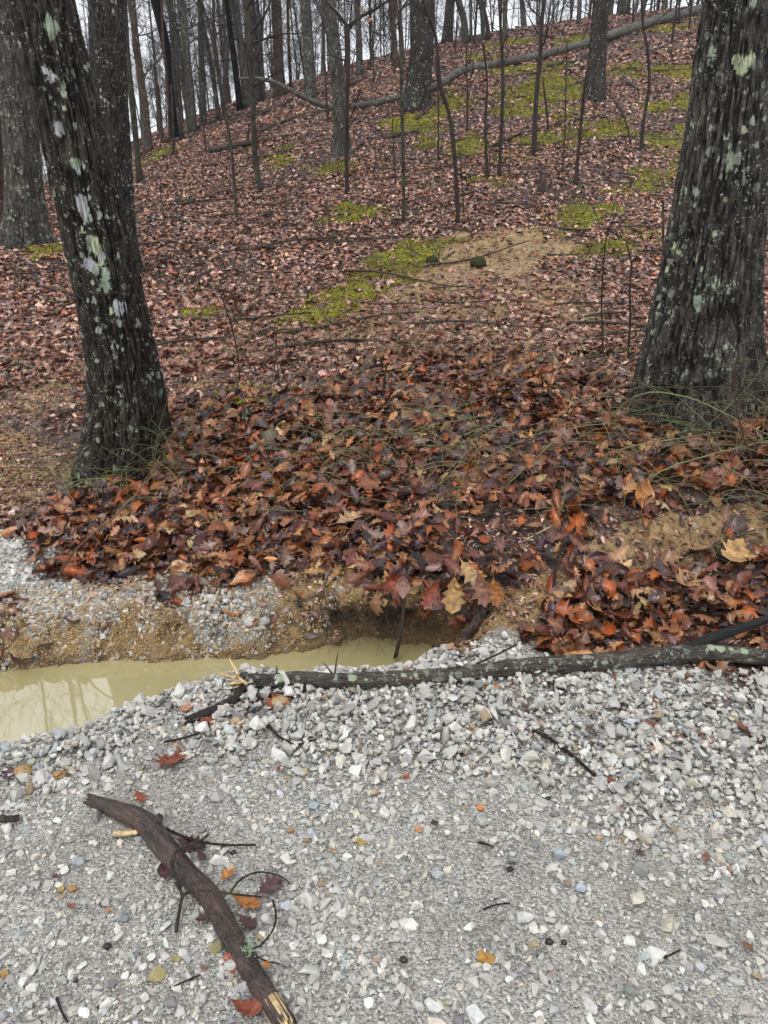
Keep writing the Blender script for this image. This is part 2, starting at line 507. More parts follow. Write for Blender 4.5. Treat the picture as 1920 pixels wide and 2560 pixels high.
def H(x, y, fine=True):
    if np.ndim(x) == 0: return H(np.array([float(x)]), np.array([float(y)]), fine)[0]
    x = np.asarray(x, float); y = np.asarray(y, float)
    z = Htab(x, y)
    # the rut
    m = (y > 1.2) & (y < 3.6) & (x < 1.2)
    if np.any(m):
        xm, ym = x[m], y[m]
        sd = sdpoly(xm, ym, DITCH) + 0.025 * fbm(xm * 9, ym * 9, oct=3, seed=3)
        f = far_amt(xm, ym)
        uc = undercut(xm)
        wf = 0.17 - 0.05 * uc + 0.05 * fbm(xm * 3, ym * 3, oct=2, seed=5)
        wn = 0.20
        wd = wn * (1 - f) + wf * f
        t = smooth(sd / wd * 0.5 + 0.5) * 2 - 1
        t = np.clip(sd / wd, 0, 1)
        t = np.where(f > 0.5, 1 - (1 - t) ** 1.7, smooth(t) ** 0.8)
        top = z[m] + (1 - f) * 0.012 * np.exp(-((sd - 0.25) / 0.12) ** 2)
        rim = WZ + (top - WZ) * t
        z[m] = np.where(sd > 0, rim, WZ + np.maximum(sd * 0.9, -0.22))
    if fine:
        fade = np.clip(1.4 - y / 60, 0.2, 1)
        z = z + (0.05 * fbm(x * 0.9, y * 0.9, oct=3, seed=21) * smooth((y - 3.2) / 2) + 0.10 * fbm(x * 0.28, y * 0.28, oct=3, seed=22) * smooth((y - 7) / 5)) * fade
        z = z + 0.010 * fbm(x * 6, y * 6, oct=3, seed=23)
        z = z + 0.08 * np.exp(-((x - 0.25) / 1.5) ** 2 - ((y - 4.75) / 0.75) ** 2) + 0.05 * smooth((y - 3.0) / 0.5) * smooth((6.3 - y) / 1.0) * np.maximum(fbm(x * 1.7, y * 1.7, oct=3, seed=25), -0.2)
    return z

def G(px, py, z0=None):
    """ground point seen at a photo pixel"""
    d = px_dir(px, py)
    ys = np.concatenate([np.arange(0.6, 6, 0.01), np.arange(6, 60, 0.05)])
    k = ys / d[1]
    xs = d[0] * k; zs = CAMZ + d[2] * k
    h = H(xs, ys)
    w_ = np.nonzero(zs < h)[0]
    i = w_[0] if len(w_) else len(ys) - 1
    if not len(w_):
        j = np.argmin(zs - h); i = j
    return np.array([xs[i], ys[i], h[i]])

def GP(pts): return [tuple(G(a, b)[:2]) for a, b in pts]
def flatG(px, py):
    """like G on the open plain z=0, also for pixels outside the frame"""
    return at_z(px, py, 0.0)

# where what lies on the ground (outlines on the ground itself)
GRAV_NEAR = [flatG(-900, 2700), ] + [at_z(a, b, WZ) for a, b in NEAR[:-1]] + GP([(1150, 1640), (1180, 1625), (1215, 1600), (1290, 1615), (1370, 1645), (1440, 1662), (1560, 1672), (1700, 1690), (1900, 1702)])
GRAV_NEAR = [(-6, -4), (-6, 1.6)] + GRAV_NEAR[1:] + [(2.2, 2.45), (6, 2.6), (6, -4)]
GRAV_LEFT = [(-4, 3.9), (-2.6, 3.72)] + GP([(5, 1310), (90, 1370), (130, 1450), (250, 1482), (420, 1505), (520, 1495), (600, 1500), (650, 1520), (600, 1545), (400, 1562), (200, 1552), (60, 1540), (5, 1530)]) + [(-4, 2.85)]
CLAYS = [GP(p) for p in [
    [(1400, 1380), (1480, 1330), (1600, 1290), (1900, 1260), (1919, 1370), (1780, 1400), (1600, 1420), (1450, 1450), (1330, 1480), (1300, 1460)],
    [(440, 1560), (640, 1535), (760, 1475), (860, 1440), (950, 1455), (1200, 1490), (1400, 1450), (1350, 1520), (1250, 1600), (1160, 1625), (1130, 1635), (880, 1610), (640, 1655), (430, 1660)],
    [(5, 1535), (60, 1545), (200, 1556), (400, 1566), (600, 1550), (660, 1600), (640, 1655), (430, 1662), (200, 1668), (5, 1688)],
    [(5, 1480), (150, 1490), (330, 1505), (200, 1525), (5, 1520)],
    [(960, 730), (1060, 640), (1200, 585), (1360, 600), (1440, 640), (1380, 690), (1220, 720), (1080, 745)]]]
CL5 = ([(-4.5, 5.4)] + GP([(5, 1040), (120, 1090), (160, 1180), (100, 1290), (5, 1300)]) + [(-4, 3.9)])
HALF = [GP(p) for p in [
    [(450, 860), (700, 800), (900, 740), (1200, 690), (1500, 700), (1600, 820), (1450, 880), (1100, 860), (900, 880), (700, 930), (500, 960), (430, 930)],
    [(10, 830), (140, 850), (210, 960), (150, 1060), (10, 1040)],
    [(20, 1530), (300, 1540), (560, 1570), (430, 1650), (180, 1658), (20, 1670)]]]
HALF.append(CL5)
DARKS = [GP(p) for p in [
    [(1130, 1310), (1300, 1285), (1420, 1320), (1500, 1270), (1560, 1290), (1330, 1400), (1180, 1410), (1120, 1360)],
    [(1650, 270), (1800, 250), (1850, 340), (1560, 400), (1500, 350)], [(1260, 480), (1500, 420), (1480, 500), (1300, 520)],
    [(20, 620), (150, 600), (200, 680), (60, 720)]]]
MOSSY = [GP(p) for p in [
    [(670, 805), (770, 745), (870, 685), (950, 625), (1040, 598), (1125, 610), (1110, 650), (1025, 704), (930, 735), (860, 778), (785, 812), (700, 820)],
    [(1240, 235), (1330, 190), (1440, 195), (1470, 240), (1400, 268), (1270, 265)],
    [(950, 315), (1010, 285), (1070, 280), (1110, 240), (1150, 240), (1160, 270), (1100, 300), (1060, 330), (970, 335)],
    [(1280, 350), (1380, 335), (1500, 315), (1565, 310), (1540, 345), (1420, 362), (1300, 372)],
    [(1140, 370), (1190, 335), (1220, 350), (1200, 385), (1150, 395)],
    [(1155, 455), (1215, 440), (1245, 452), (1200, 470)],
    [(1600, 350), (1700, 310), (1712, 345), (1640, 380)], [(1605, 430), (1680, 410), (1712, 425), (1700, 452), (1620, 450)],
    [(1620, 265), (1710, 250), (1715, 275), (1640, 290)], [(1535, 480), (1600, 458), (1610, 475), (1560, 492)],
    [(1365, 545), (1450, 505), (1530, 515), (1510, 560), (1400, 590), (1370, 570)], [(1460, 625), (1560, 585), (1600, 590), (1560, 620), (1480, 642)],
    [(1240, 400), (1290, 385), (1300, 405), (1255, 412)], [(1360, 260), (1400, 290), (1440, 265), (1430, 300), (1380, 305)],
    [(360, 390), (440, 365), (430, 385), (370, 405)], [(780, 420), (860, 395), (870, 430), (800, 445)], [(650, 395), (720, 370), (735, 395), (680, 420)],
    [(110, 620), (165, 560), (175, 590), (150, 640), (60, 640)], [(60, 615), (110, 590), (130, 630), (90, 650)],
    [(1500, 180), (1590, 160), (1600, 190), (1510, 200)], [(1040, 350), (1100, 335), (1110, 360), (1050, 370)],
    [(1850, 300), (1905, 290), (1910, 420), (1850, 400)], [(570, 985), (610, 980), (612, 1000), (575, 1003)], [(470, 790), (520, 782), (515, 800), (480, 806)],
    [(800, 520), (880, 500), (950, 520), (900, 560), (820, 560)]]]

def soft(x, y, poly, wdt):
    xs = [p[0] for p in poly]; ys = [p[1] for p in poly]
    m = (x > min(xs) - wdt * 3) & (x < max(xs) + wdt * 3) & (y > min(ys) - wdt * 3) & (y < max(ys) + wdt * 3)
    r = np.zeros(x.shape)
    if np.any(m):
        sc = 0.7 / wdt
        d = sdpoly(x[m], y[m], poly) + wdt * 1.6 * fbm(x[m] * sc, y[m] * sc, oct=3, seed=31)
        r[m] = smooth(0.5 - d / wdt * 0.5)
    return r

def masks(x, y):
    x = np.asarray(x, float); y = np.asarray(y, float)
    g = np.maximum(soft(x, y, GRAV_NEAR, 0.10), soft(x, y, GRAV_LEFT, 0.12))
    c = np.zeros(x.shape)
    for p in CLAYS: c = np.maximum(c, soft(x, y, p, 0.10 if max(q[1] for q in p) < 5.5 else 0.5))
    h = np.zeros(x.shape)
    for p in HALF: h = np.maximum(h, soft(x, y, p, 0.35 if max(q[1] for q in p) > 5.5 else 0.15))
    mo = np.zeros(x.shape)
    for p in MOSSY: mo = np.maximum(mo, soft(x, y, p, 0.28 if p[0][1] > 9 else 0.2))
    mo *= smooth(1.0 + 0.9 * fbm(x * 1.7, y * 1.7, oct=4, seed=41))
    faint = smooth((fbm(x * 0.7, y * 0.7, oct=4, seed=43) - 0.22) / 0.1) * smooth((y - 10) / 2) * smooth((x + 1) / 4) * (y < 30)
    mo = np.maximum(mo, 0.7 * faint)
    d = np.zeros(x.shape)
    for p in DARKS: d = np.maximum(d, soft(x, y, p, 0.12 if p[0][1] < 5 else 0.5))
    d = np.maximum(d, smooth((fbm(x * 0.5 + 9, y * 0.5, oct=4, seed=44) - 0.18) / 0.15) * smooth((y - 7.5) / 2) * 0.85)
    return g, np.maximum(c, 0.7 * h), h, mo, d

def warp(x, y, z):
    """the bank top leans out over the water"""
    m = smooth((y - 2.45) / 0.2) * smooth((3.5 - y) / 0.7) * undercut(x)
    hh = smooth((z - WZ - 0.05) / 0.22)
    return y - 0.17 * m * hh

def surf(x, y):
    z = H(x, y)
    g, c, h, mo, d = masks(x, y)
    clod = c * (1 - g) * (y < 7)
    z = z + clod * (0.045 * np.abs(fbm(x * 14, y * 14, oct=4, seed=51)) + 0.012 * fbm(x * 45, y * 45, oct=2, seed=52))
    z = z + 0.03 * mo * (0.6 + fbm(x * 5, y * 5, oct=3, seed=53)) * (y > 4)
    return z, (g, c, h, mo, d)

def normals(x, y, e=0.04):
    hx = (H(x + e, y, False) - H(x - e, y, False)) / (2 * e); hy = (H(x, y + e, False) - H(x, y - e, False)) / (2 * e)
    n = np.stack([-hx, -hy, np.ones_like(hx)], -1)
    return n / np.linalg.norm(n, axis=1, keepdims=True)

ys = np.concatenate([np.linspace(-3, 0.6, 14), np.arange(0.65, 2.3, 0.02), np.arange(2.3, 2.58, 0.0085), np.arange(2.58, 3.0, 0.0045), np.arange(3.0, 3.3, 0.0085), np.arange(3.3, 6, 0.02)])
while ys[-1] < 140: ys = np.append(ys, ys[-1] + max(0.02, (ys[-1] - 5) * 0.012))
s1 = np.linspace(-0.62, 0.62, 560)
s2 = 0.62 + (np.linspace(0, 1, 60)[1:] ** 2.2) * 12
ss = np.concatenate([-s2[::-1], s1, s2])
YY, SS = np.meshgrid(ys, ss, indexing='ij')
XX = SS * (np.maximum(YY, 0) * 0.93 + 1.3)
fx, fy = XX.ravel(), YY.ravel()
fz, (mg, mc, mh, mm, md) = surf(fx, fy)
fyw = warp(fx, fy, fz) + np.where((mc > 0.3) & (fy < 3.3), 0.05 * fbm(fx * 13, fz * 13, fy * 4, oct=4, seed=8, gain=0.6), 0)
V = np.stack([fx, fyw, fz], -1)
nr, nc = YY.shape
ii = np.arange(nr - 1)[:, None] * nc + np.arange(nc - 1)[None]
Q = np.stack([ii, ii + 1, ii + nc + 1, ii + nc], -1).reshape(-1, 4)

gm, nt, b = newmat('ground')
tc = N(nt, 'ShaderNodeTexCoord'); OB = tc.outputs['Object']
at = N(nt, 'ShaderNodeAttribute', attribute_name='mask'); sep = N(nt, 'ShaderNodeSeparateColor'); nt.links.new(at.outputs['Color'], sep.inputs[0])
at2 = N(nt, 'ShaderNodeAttribute', attribute_name='mask2'); sep2 = N(nt, 'ShaderNodeSeparateColor'); nt.links.new(at2.outputs['Color'], sep2.inputs[0])
# leaf mould
vo = N(nt, 'ShaderNodeTexVoronoi', i_Scale=14.0); nt.links.new(OB, vo.inputs['Vector'])
sv = N(nt, 'ShaderNodeSeparateColor'); nt.links.new(vo.outputs['Color'], sv.inputs[0])
duff = ramp(nt, sv.outputs[0], [(0.0, (0.045, 0.028, 0.022)), (0.45, (0.10, 0.062, 0.046)), (0.75, (0.17, 0.105, 0.078)), (1.0, (0.26, 0.18, 0.135))])
nz = noise(nt, OB, 30, 5, 0.7)
duff = mix(nt, 1.0, duff, ramp(nt, nz, [(0.3, 0.4), (0.7, 1.2)]), 'MULTIPLY')
clay = ramp(nt, noise(nt, OB, 9, 6, 0.7), [(0.3, (0.12, 0.074, 0.034)), (0.5, (0.29, 0.19, 0.088)), (0.7, (0.44, 0.305, 0.15))])
vg = N(nt, 'ShaderNodeTexVoronoi', i_Scale=170.0); nt.links.new(OB, vg.inputs['Vector'])
sg = N(nt, 'ShaderNodeSeparateColor'); nt.links.new(vg.outputs['Color'], sg.inputs[0])
grit = ramp(nt, sg.outputs[0], [(0.0, (0.16, 0.155, 0.14)), (0.35, (0.28, 0.27, 0.245)), (0.7, (0.40, 0.385, 0.35)), (1.0, (0.52, 0.50, 0.46))])
grit = mix(nt, 1.0, grit, ramp(nt, noise(nt, OB, 5, 4, 0.6), [(0.3, 0.75), (0.7, 1.1)]), 'MULTIPLY')
grit = mix(nt, ramp(nt, noise(nt, OB, 2.2, 4, 0.6), [(0.5, 0.0), (0.75, 0.5)]), grit, (0.20, 0.165, 0.11))
mossc = ramp(nt, noise(nt, OB, 22, 5, 0.7), [(0.3, (0.04, 0.036, 0.010)), (0.7, (0.13, 0.125, 0.022))])
darkc = ramp(nt, noise(nt, OB, 40, 4, 0.7), [(0.3, (0.014, 0.010, 0.008)), (0.7, (0.05, 0.036, 0.028))])
c = mix(nt, math_(nt, 'MULTIPLY', sep2.outputs[0], 0.85), duff, darkc)
nb = noise(nt, OB, 25, 5, 0.7)
def edge(f):   # ragged edge
    return ramp(nt, math_(nt, 'ADD', f, math_(nt, 'MULTIPLY', math_(nt, 'SUBTRACT', nb, 0.5), 0.9)), [(0.38, 0.0), (0.62, 1.0)])
c = mix(nt, edge(sep.outputs[1]), c, clay)
c = mix(nt, edge(sep.outputs[2]), c, mossc)
c = mix(nt, edge(sep.outputs[0]), c, grit)
wetm = math_(nt, 'MULTIPLY', sep2.outputs[1], 1.0)
c = mix(nt, math_(nt, 'MULTIPLY', wetm, 0.6), c, (0.10, 0.065, 0.032))
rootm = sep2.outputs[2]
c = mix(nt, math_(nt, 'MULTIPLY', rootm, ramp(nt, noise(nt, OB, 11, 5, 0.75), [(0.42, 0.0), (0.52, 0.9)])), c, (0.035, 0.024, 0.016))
nt.links.new(c, b.inputs['Base Color'])
b.inputs['Roughness'].default_value = 0.55
b.inputs['Specular IOR Level'].default_value = 0.4
hh = math_(nt, 'ADD', math_(nt, 'MULTIPLY', vg.outputs['Distance'], -0.7), math_(nt, 'ADD', nz, math_(nt, 'MULTIPLY', vo.outputs['Distance'], -0.6)))
bump(nt, b, hh, 0.8, 0.012)
wet = np.where((fy > 1.5) & (fy < 3.5) & (fx < 1.2), smooth(1 - (fz - WZ) / 0.05), 0)
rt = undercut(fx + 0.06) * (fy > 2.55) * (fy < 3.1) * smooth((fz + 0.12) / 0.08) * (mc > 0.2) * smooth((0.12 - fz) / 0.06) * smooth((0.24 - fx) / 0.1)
mask = np.stack([mg, mc, mm, np.ones_like(mg)], -1)
mask2 = np.stack([md, wet, rt, np.ones_like(mg)], -1)
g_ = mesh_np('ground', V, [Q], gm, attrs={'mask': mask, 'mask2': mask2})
tag(g_, 'wooded hillside ground of leaf mould and clay running down to a gravel track', kind='structure')
# ---- muddy water in the rut
wm, nt, b = newmat('muddy_water')
tc = N(nt, 'ShaderNodeTexCoord')
c = ramp(nt, noise(nt, tc.outputs['Object'], 1.6, 3, 0.5), [(0.35, (0.31, 0.265, 0.125)), (0.65, (0.36, 0.31, 0.16))])
nt.links.new(c, b.inputs['Base Color'])
b.inputs['Roughness'].default_value = 0.02
b.inputs['IOR'].default_value = 2.5
b.inputs['Specular IOR Level'].default_value = 0.5
bump(nt, b, noise(nt, tc.outputs['Object'], 5, 2, 0.5), 0.02, 0.01)
wv = [(-4.5, 1.0), (1.3, 1.0), (1.3, 3.3), (-4.5, 3.3)]
wo = mesh_np('water', np.array([(a, b_, WZ) for a, b_ in [(-4.5, 1.4), (0.6, 1.9), (0.6, 3.1), (-4.5, 3.1)]]), [np.array([[0, 1, 2, 3]])], wm)
tag(wo, 'milky yellow-brown puddle water standing in the rut', kind='structure')
# ------------------------------------------------------------------ gravel
def chip_templates(n, npts, flat, sd):
    rr = np.random.default_rng(sd); out = []
    for _ in range(n):
        bm = bmesh.new()
        p = rr.normal(size=(npts, 3)); p /= np.linalg.norm(p, axis=1, keepdims=True)
        p *= rr.uniform(0.75, 1.1, (npts, 1))
        p *= np.array([1.0, rr.uniform(0.6, 0.9), rr.uniform(*flat)]) * 0.5
        for q in p: bm.verts.new(q)
        bmesh.ops.convex_hull(bm, input=bm.verts)
        bmesh.ops.delete(bm, geom=[v for v in bm.verts if not v.link_faces], context='VERTS')
        bmesh.ops.triangulate(bm, faces=bm.faces)
        bm.verts.index_update()
        out.append((np.array([v.co[:] for v in bm.verts]), np.array([[v.index for v in f.verts] for f in bm.faces])))
        bm.free()
    return out
CH_BIG = chip_templates(12, 16, (0.4, 0.7), 1)
CH_SM = chip_templates(8, 8, (0.4, 0.7), 2)

STONE_COLS = np.array([(0.37, 0.36, 0.325), (0.44, 0.425, 0.385), (0.31, 0.30, 0.275), (0.52, 0.505, 0.465), (0.26, 0.285, 0.29), (0.37, 0.405, 0.41), (0.42, 0.385, 0.34), (0.30, 0.22, 0.10), (0.36, 0.17, 0.07), (0.17, 0.17, 0.165), (0.45, 0.40, 0.30)])
STONE_P = np.array([22, 22, 15, 10, 4, 3, 9, 1.0, 0.5, 5, 7]); STONE_P = STONE_P / STONE_P.sum()
def stone_cols(n):
    c = STONE_COLS[rng.choice(len(STONE_COLS), n, p=STONE_P)]
    g_ = c.mean(1, keepdims=True); c = g_ * np.array([[1.04, 1.0, 0.93]]) * 0.35 + c * 0.65
    return np.clip(c * rng.uniform(0.85, 1.28, (n, 1)) + rng.normal(0, 0.006, (n, 3)), 0.02, 0.8)

LOOSE = GP([(300, 1800), (600, 1715), (1000, 1702), (1180, 1620), (1290, 1615), (1440, 1665), (1700, 1695), (1910, 1702), (1910, 2120), (1700, 2060), (1300, 1960), (1000, 1900), (700, 1900), (400, 1860), (200, 1900), (60, 1900)])
def sample_region(n, x0, x1, y0, y1, fan=True):
    x = rng.uniform(x0, x1, n); y = rng.uniform(y0, y1, n)
    if fan:
        m = np.abs(x) < 0.56 * y + 0.62
        x, y = x[m], y[m]
    return x, y

def stones(n, smin, smax, power, templates, where, lift=0.0, tilt=0.35, dens=None, name=None):
    x, y = sample_region(n, -3.0, 3.0, 0.55, 3.95)
    g = np.maximum(soft(x, y, GRAV_NEAR, 0.05), 1.0 * soft(x, y, GRAV_LEFT, 0.07))
    lo = soft(x, y, LOOSE, 0.12)
    left = soft(x, y, GRAV_LEFT, 0.07)
    nz = fbm(x * 1.6, y * 1.6, oct=3, seed=61)
    p = where(g, lo, left, nz, x, y)
    m = rng.random(len(x)) < p
    x, y, lo = x[m], y[m], lo[m]
    s = smin + (smax - smin) * rng.random(len(x)) ** power
    z = H(x, y)
    k = z > WZ - 0.02
    x, y, z, s, lo = x[k], y[k], z[k], s[k], lo[k]
    nrm = normals(x, y)
    nrm = nrm + rng.normal(0, tilt, nrm.shape) * (0.6 + 0.8 * lo[:, None])
    Rm = np.einsum('nij,njk->nik', rot_align(nrm), rot_z(rng.uniform(0, 6.28, len(x))))
    z = z + s * (0.12 + lift * lo * rng.random(len(x)))
    y2 = warp(x, y, z)
    sc = s[:, None] * rng.uniform(0.8, 1.2, (len(x), 3))
    return (templates, rng.integers(0, len(templates), len(x)), np.stack([x, y2, z], -1), Rm, sc, stone_cols(len(x)))

def put(args, name, mat, smooth_=False):
    V, F, C = scatter(*args)
    by = {}
    for f in F: by.setdefault(f.shape[1], []).append(f)
    return mesh_np(name, V, [np.concatenate(v) for v in by.values()], mat, None, col=C, smooth_=smooth_)

fines = put(stones(260000, 0.005, 0.016, 1.4, CH_SM, lambda g, lo, le, nz, x, y: g * (1 - 0.75 * lo) * (0.55 + 0.5 * nz) * (y < 3.0)), 'gravel_fines', M['stone'])
tag(fines, 'fine grit and crushed chips packed between the larger stones of the track', 'gravel', kind='stuff')
mid = put(stones(110000, 0.012, 0.034, 1.4, CH_BIG, lambda g, lo, le, nz, x, y: g * np.clip(0.54 + 0.8 * nz + 0.6 * lo + 0.2 * le, 0.2, 1), lift=0.9), 'gravel', M['stone'])
tag(mid, 'pale grey angular crushed stone covering the track', 'gravel', kind='stuff')
big = put(stones(15000, 0.030, 0.066, 2.2, CH_BIG, lambda g, lo, le, nz, x, y: g * np.clip(0.34 + 0.7 * nz + 0.6 * lo + 0.05 * le, 0.13, 1), lift=0.7), 'coarse_gravel', M['stone'])
tag(big, 'larger angular grey stones lying loose on top of the gravel track', 'gravel', kind='stuff')
# clay-caked stones in the cut bank
x, y = sample_region(34000, -2.6, 1.0, 2.3, 3.3)
sd = sdpoly(x, y, DITCH); f = far_amt(x, y)
m = (sd > 0.0) & (sd < 0.36) & (f > 0.5) & (x < -0.15) & (rng.random(len(x)) < 0.95 - 0.6 * smooth((x + 0.9) / 0.8))
x, y = x[m], y[m]; z = H(x, y)
s = 0.008 + 0.03 * rng.random(len(x)) ** 2.2
nr_ = normals(x, y, 0.02) + rng.normal(0, 0.5, (len(x), 3))
cc = stone_cols(len(x)); k = rng.random((len(x), 1)) < 0.55
cc = np.where(k, cc * np.array([0.8, 0.62, 0.42]), cc * 0.8)
bk = put((CH_BIG, rng.integers(0, 12, len(x)), np.stack([x, warp(x, y, z), z + s * 0.1], -1), np.einsum('nij,njk->nik', rot_align(nr_), rot_z(rng.uniform(0, 6.28, len(x)))), s[:, None] * np.ones((1, 3)), cc), 'bank_gravel', M['stone'])
tag(bk, 'muddy stones bedded in the cut clay bank above the puddle', 'gravel', kind='stuff')

# crumbs of clay on bare soil
x = rng.uniform(-6, 6, 110000); y = rng.uniform(2.4, 13, 110000)
g, c, h, mo, d = masks(x, y)
m = (c * (1 - g) > 0.35) & (rng.random(len(x)) < np.where(y < 5, 1.0, 0.5)) & (np.abs(x) < 0.6 * y + 0.5)
x, y = x[m], y[m]; z, _ = surf(x, y)
k = z > WZ - 0.01; x, y, z = x[k], y[k], z[k]
s = (0.005 + 0.022 * rng.random(len(x)) ** 2.5) * np.where(y > 5, 1.6, 1)
cc = np.array([0.37, 0.25, 0.12]) * rng.uniform(0.45, 1.35, (len(x), 1)) + rng.normal(0, 0.008, (len(x), 3))
cl = put((CH_SM, rng.integers(0, 8, len(x)), np.stack([x, warp(x, y, z), z + s * 0.1], -1), np.einsum('nij,njk->nik', rot_align(normals(x, y) + rng.normal(0, 0.5, (len(x), 3))), rot_z(rng.uniform(0, 6.28, len(x)))), s[:, None] * np.ones((1, 3)), np.clip(cc, 0.01, 1)), 'clay_crumbs', M['stone'])
tag(cl, 'wet crumbs of tan clay on the bare patches of the bank', 'clay', kind='stuff')

# crumbs and clots on the steep cut face
x = rng.uniform(-2.4, 0.55, 90000); y = rng.uniform(2.35, 3.05, 90000)
sd = sdpoly(x, y, DITCH); f = far_amt(x, y)
m = (sd > 0.0) & (sd < 0.2) & (f > 0.5)
x, y, sd = x[m], y[m], sd[m]; z, (g, c, h, mo, d) = surf(x, y)
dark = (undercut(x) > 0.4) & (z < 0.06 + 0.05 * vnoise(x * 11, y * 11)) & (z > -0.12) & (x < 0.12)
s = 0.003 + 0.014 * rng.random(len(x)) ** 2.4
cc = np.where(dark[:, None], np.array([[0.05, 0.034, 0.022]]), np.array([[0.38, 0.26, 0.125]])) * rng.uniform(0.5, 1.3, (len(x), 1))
yw = warp(x, y, z) + 0.05 * fbm(x * 13, z * 13, y * 4, oct=4, seed=8, gain=0.6) * (c > 0.3)
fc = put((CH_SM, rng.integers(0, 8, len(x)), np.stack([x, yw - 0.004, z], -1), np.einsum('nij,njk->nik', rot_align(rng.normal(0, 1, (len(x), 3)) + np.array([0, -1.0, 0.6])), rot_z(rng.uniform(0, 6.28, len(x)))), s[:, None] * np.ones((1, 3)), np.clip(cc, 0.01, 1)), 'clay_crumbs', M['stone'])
tag(fc, 'crumbling clay and dark clotted soil on the cut face above the puddle', 'clay', kind='stuff')

# ------------------------------------------------------------------ leaves
def leaf_template(kind, curl, fold, twist, n=None):
    """one leaf, length 1 along x, as strips either side of the midrib"""
    if kind == 'oak':      # deep pointed lobes
        t = np.array([0, .10, .20, .26, .36, .45, .52, .62, .72, .80, .88, 1.0])
        w_ = np.array([.015, .04, .19, .11, .31, .14, .17, .33, .14, .21, .10, .0])
        dx = np.array([0, 0, .05, 0, .07, 0, 0, .09, 0, .08, 0, 0])
    elif kind == 'round_oak':
        t = np.array([0, .12, .22, .32, .42, .52, .64, .74, .86, 1.0])
        w_ = np.array([.02, .10, .22, .14, .30, .18, .34, .22, .24, .0])
        dx = np.array([0, 0, .02, 0, .02, 0, .02, 0, .02, 0])
    elif kind == 'maple':
        t = np.array([0, .06, .22, .30, .42, .50, .60, .74, .82, 1.0])
        w_ = np.array([.03, .26, .42, .22, .52, .26, .30, .18, .16, .0])
        dx = np.array([0, -.05, -.02, 0, .10, 0, .06, 0, .02, 0])
    elif kind == 'beech':
        t = np.linspace(0, 1, 8)
        w_ = np.array([.0, .17, .26, .29, .27, .21, .12, 0.0]); dx = np.zeros(8)
    else:                  # far: a small ragged piece
        t = np.array([0, .35, .68, 1.0]); w_ = np.array([.04, .30, .26, .02]); dx = np.array([0, .04, .05, 0])
    def bend(x, y):
        z = fold * np.abs(y) + curl * ((x - 0.5) ** 2 - 0.25) * 1.2 + twist * (x - 0.5) * y * 2 + 0.25 * curl * y * y * 4
        if curl > 0.5:     # rolled across
            a = y * 4.2 * curl
            return x, np.sin(a) / (4.2 * curl), z * 0.5 + (1 - np.cos(a)) / (4.2 * curl)
        return x, y, z
    rows = []
    for q in (1.0, 0.55, 0.0, -0.55, -1.0):
        rows += [bend(a + d * abs(q), q * b_ * (1 + 0.12 * math.sin(9 * a + 3 * np.sign(q)))) for a, b_, d in zip(t, w_, dx)]
    Vt = np.array(rows); Vt[:, 0] -= 0.45
    k = len(t); i = np.arange(k - 1)
    Ft = np.concatenate([np.stack([r * k + k + i, r * k + k + i + 1, r * k + i + 1, r * k + i], -1) for r in range(4)])
    return Vt, Ft
LT = []
for kind in ('oak', 'oak', 'round_oak', 'maple', 'beech'):
    for curl, fold, tw in ((0.15, 0.1, 0.3), (-0.45, 0.3, -0.7), (0.45, 0.4, 0.5), (0.85, 0.1, -0.4), (1.2, 0.0, 0.5), (-0.7, 0.15, 0.9), (0.3, -0.5, 0.6), (0.62, 0.2, 1.0)):
        LT.append(leaf_template(kind, curl, fold, tw))
LFAR = [leaf_template('far', cu, fo, tw) for cu, fo, tw in ((0.2, 0.3, 0.3), (-0.5, 0.3, -0.6), (0.7, 0.2, 0.4), (0.3, -0.5, 0.5), (-0.2, 0.5, 0.8), (0.9, 0.1, 0.2))]

for tv, tf in LT + LFAR:      # the midrib paler, the margins mottled
    k = len(tv) // 5; r_ = np.random.default_rng(len(TMUL))
    TMUL[id(tv)] = np.concatenate([r_.uniform(0.62, 1.05, k), r_.uniform(0.8, 1.1, k), np.full(k, 1.3), r_.uniform(0.8, 1.1, k), r_.uniform(0.62, 1.05, k)])
LC_DEEP = np.array([(0.160, 0.050, 0.022), (0.230, 0.092, 0.038), (0.095, 0.030, 0.020), (0.040, 0.018, 0.017), (0.075, 0.042, 0.043), (0.300, 0.145, 0.062), (0.170, 0.075, 0.052), (0.40, 0.25, 0.125), (0.27, 0.068, 0.018), (0.17, 0.11, 0.09), (0.022, 0.012, 0.010)])
LP_DEEP = np.array([16, 16, 13, 9, 8, 10, 12, 3.0, 7, 4, 6.0]); LP_DEEP /= LP_DEEP.sum()
LC_HILL = np.array([(0.33, 0.205, 0.16), (0.43, 0.30, 0.24), (0.20, 0.105, 0.075), (0.23, 0.10, 0.058), (0.10, 0.058, 0.05), (0.48, 0.36, 0.28), (0.19, 0.14, 0.135), (0.05, 0.032, 0.027), (0.28, 0.12, 0.05)])
LC_HILL = LC_HILL * np.array([[1.25, 1.12, 1.06]])
LP_HILL = np.array([18, 12, 16, 11, 13, 5, 9, 9, 5.0]); LP_HILL /= LP_HILL.sum()
def lcols(n, A, p):
    c = A[rng.choice(len(A), n, p=p)]
    return np.clip(c * rng.uniform(0.65, 1.3, (n, 1)) * (1 + rng.normal(0, 0.06, (n, 3))), 0.01, 0.8)

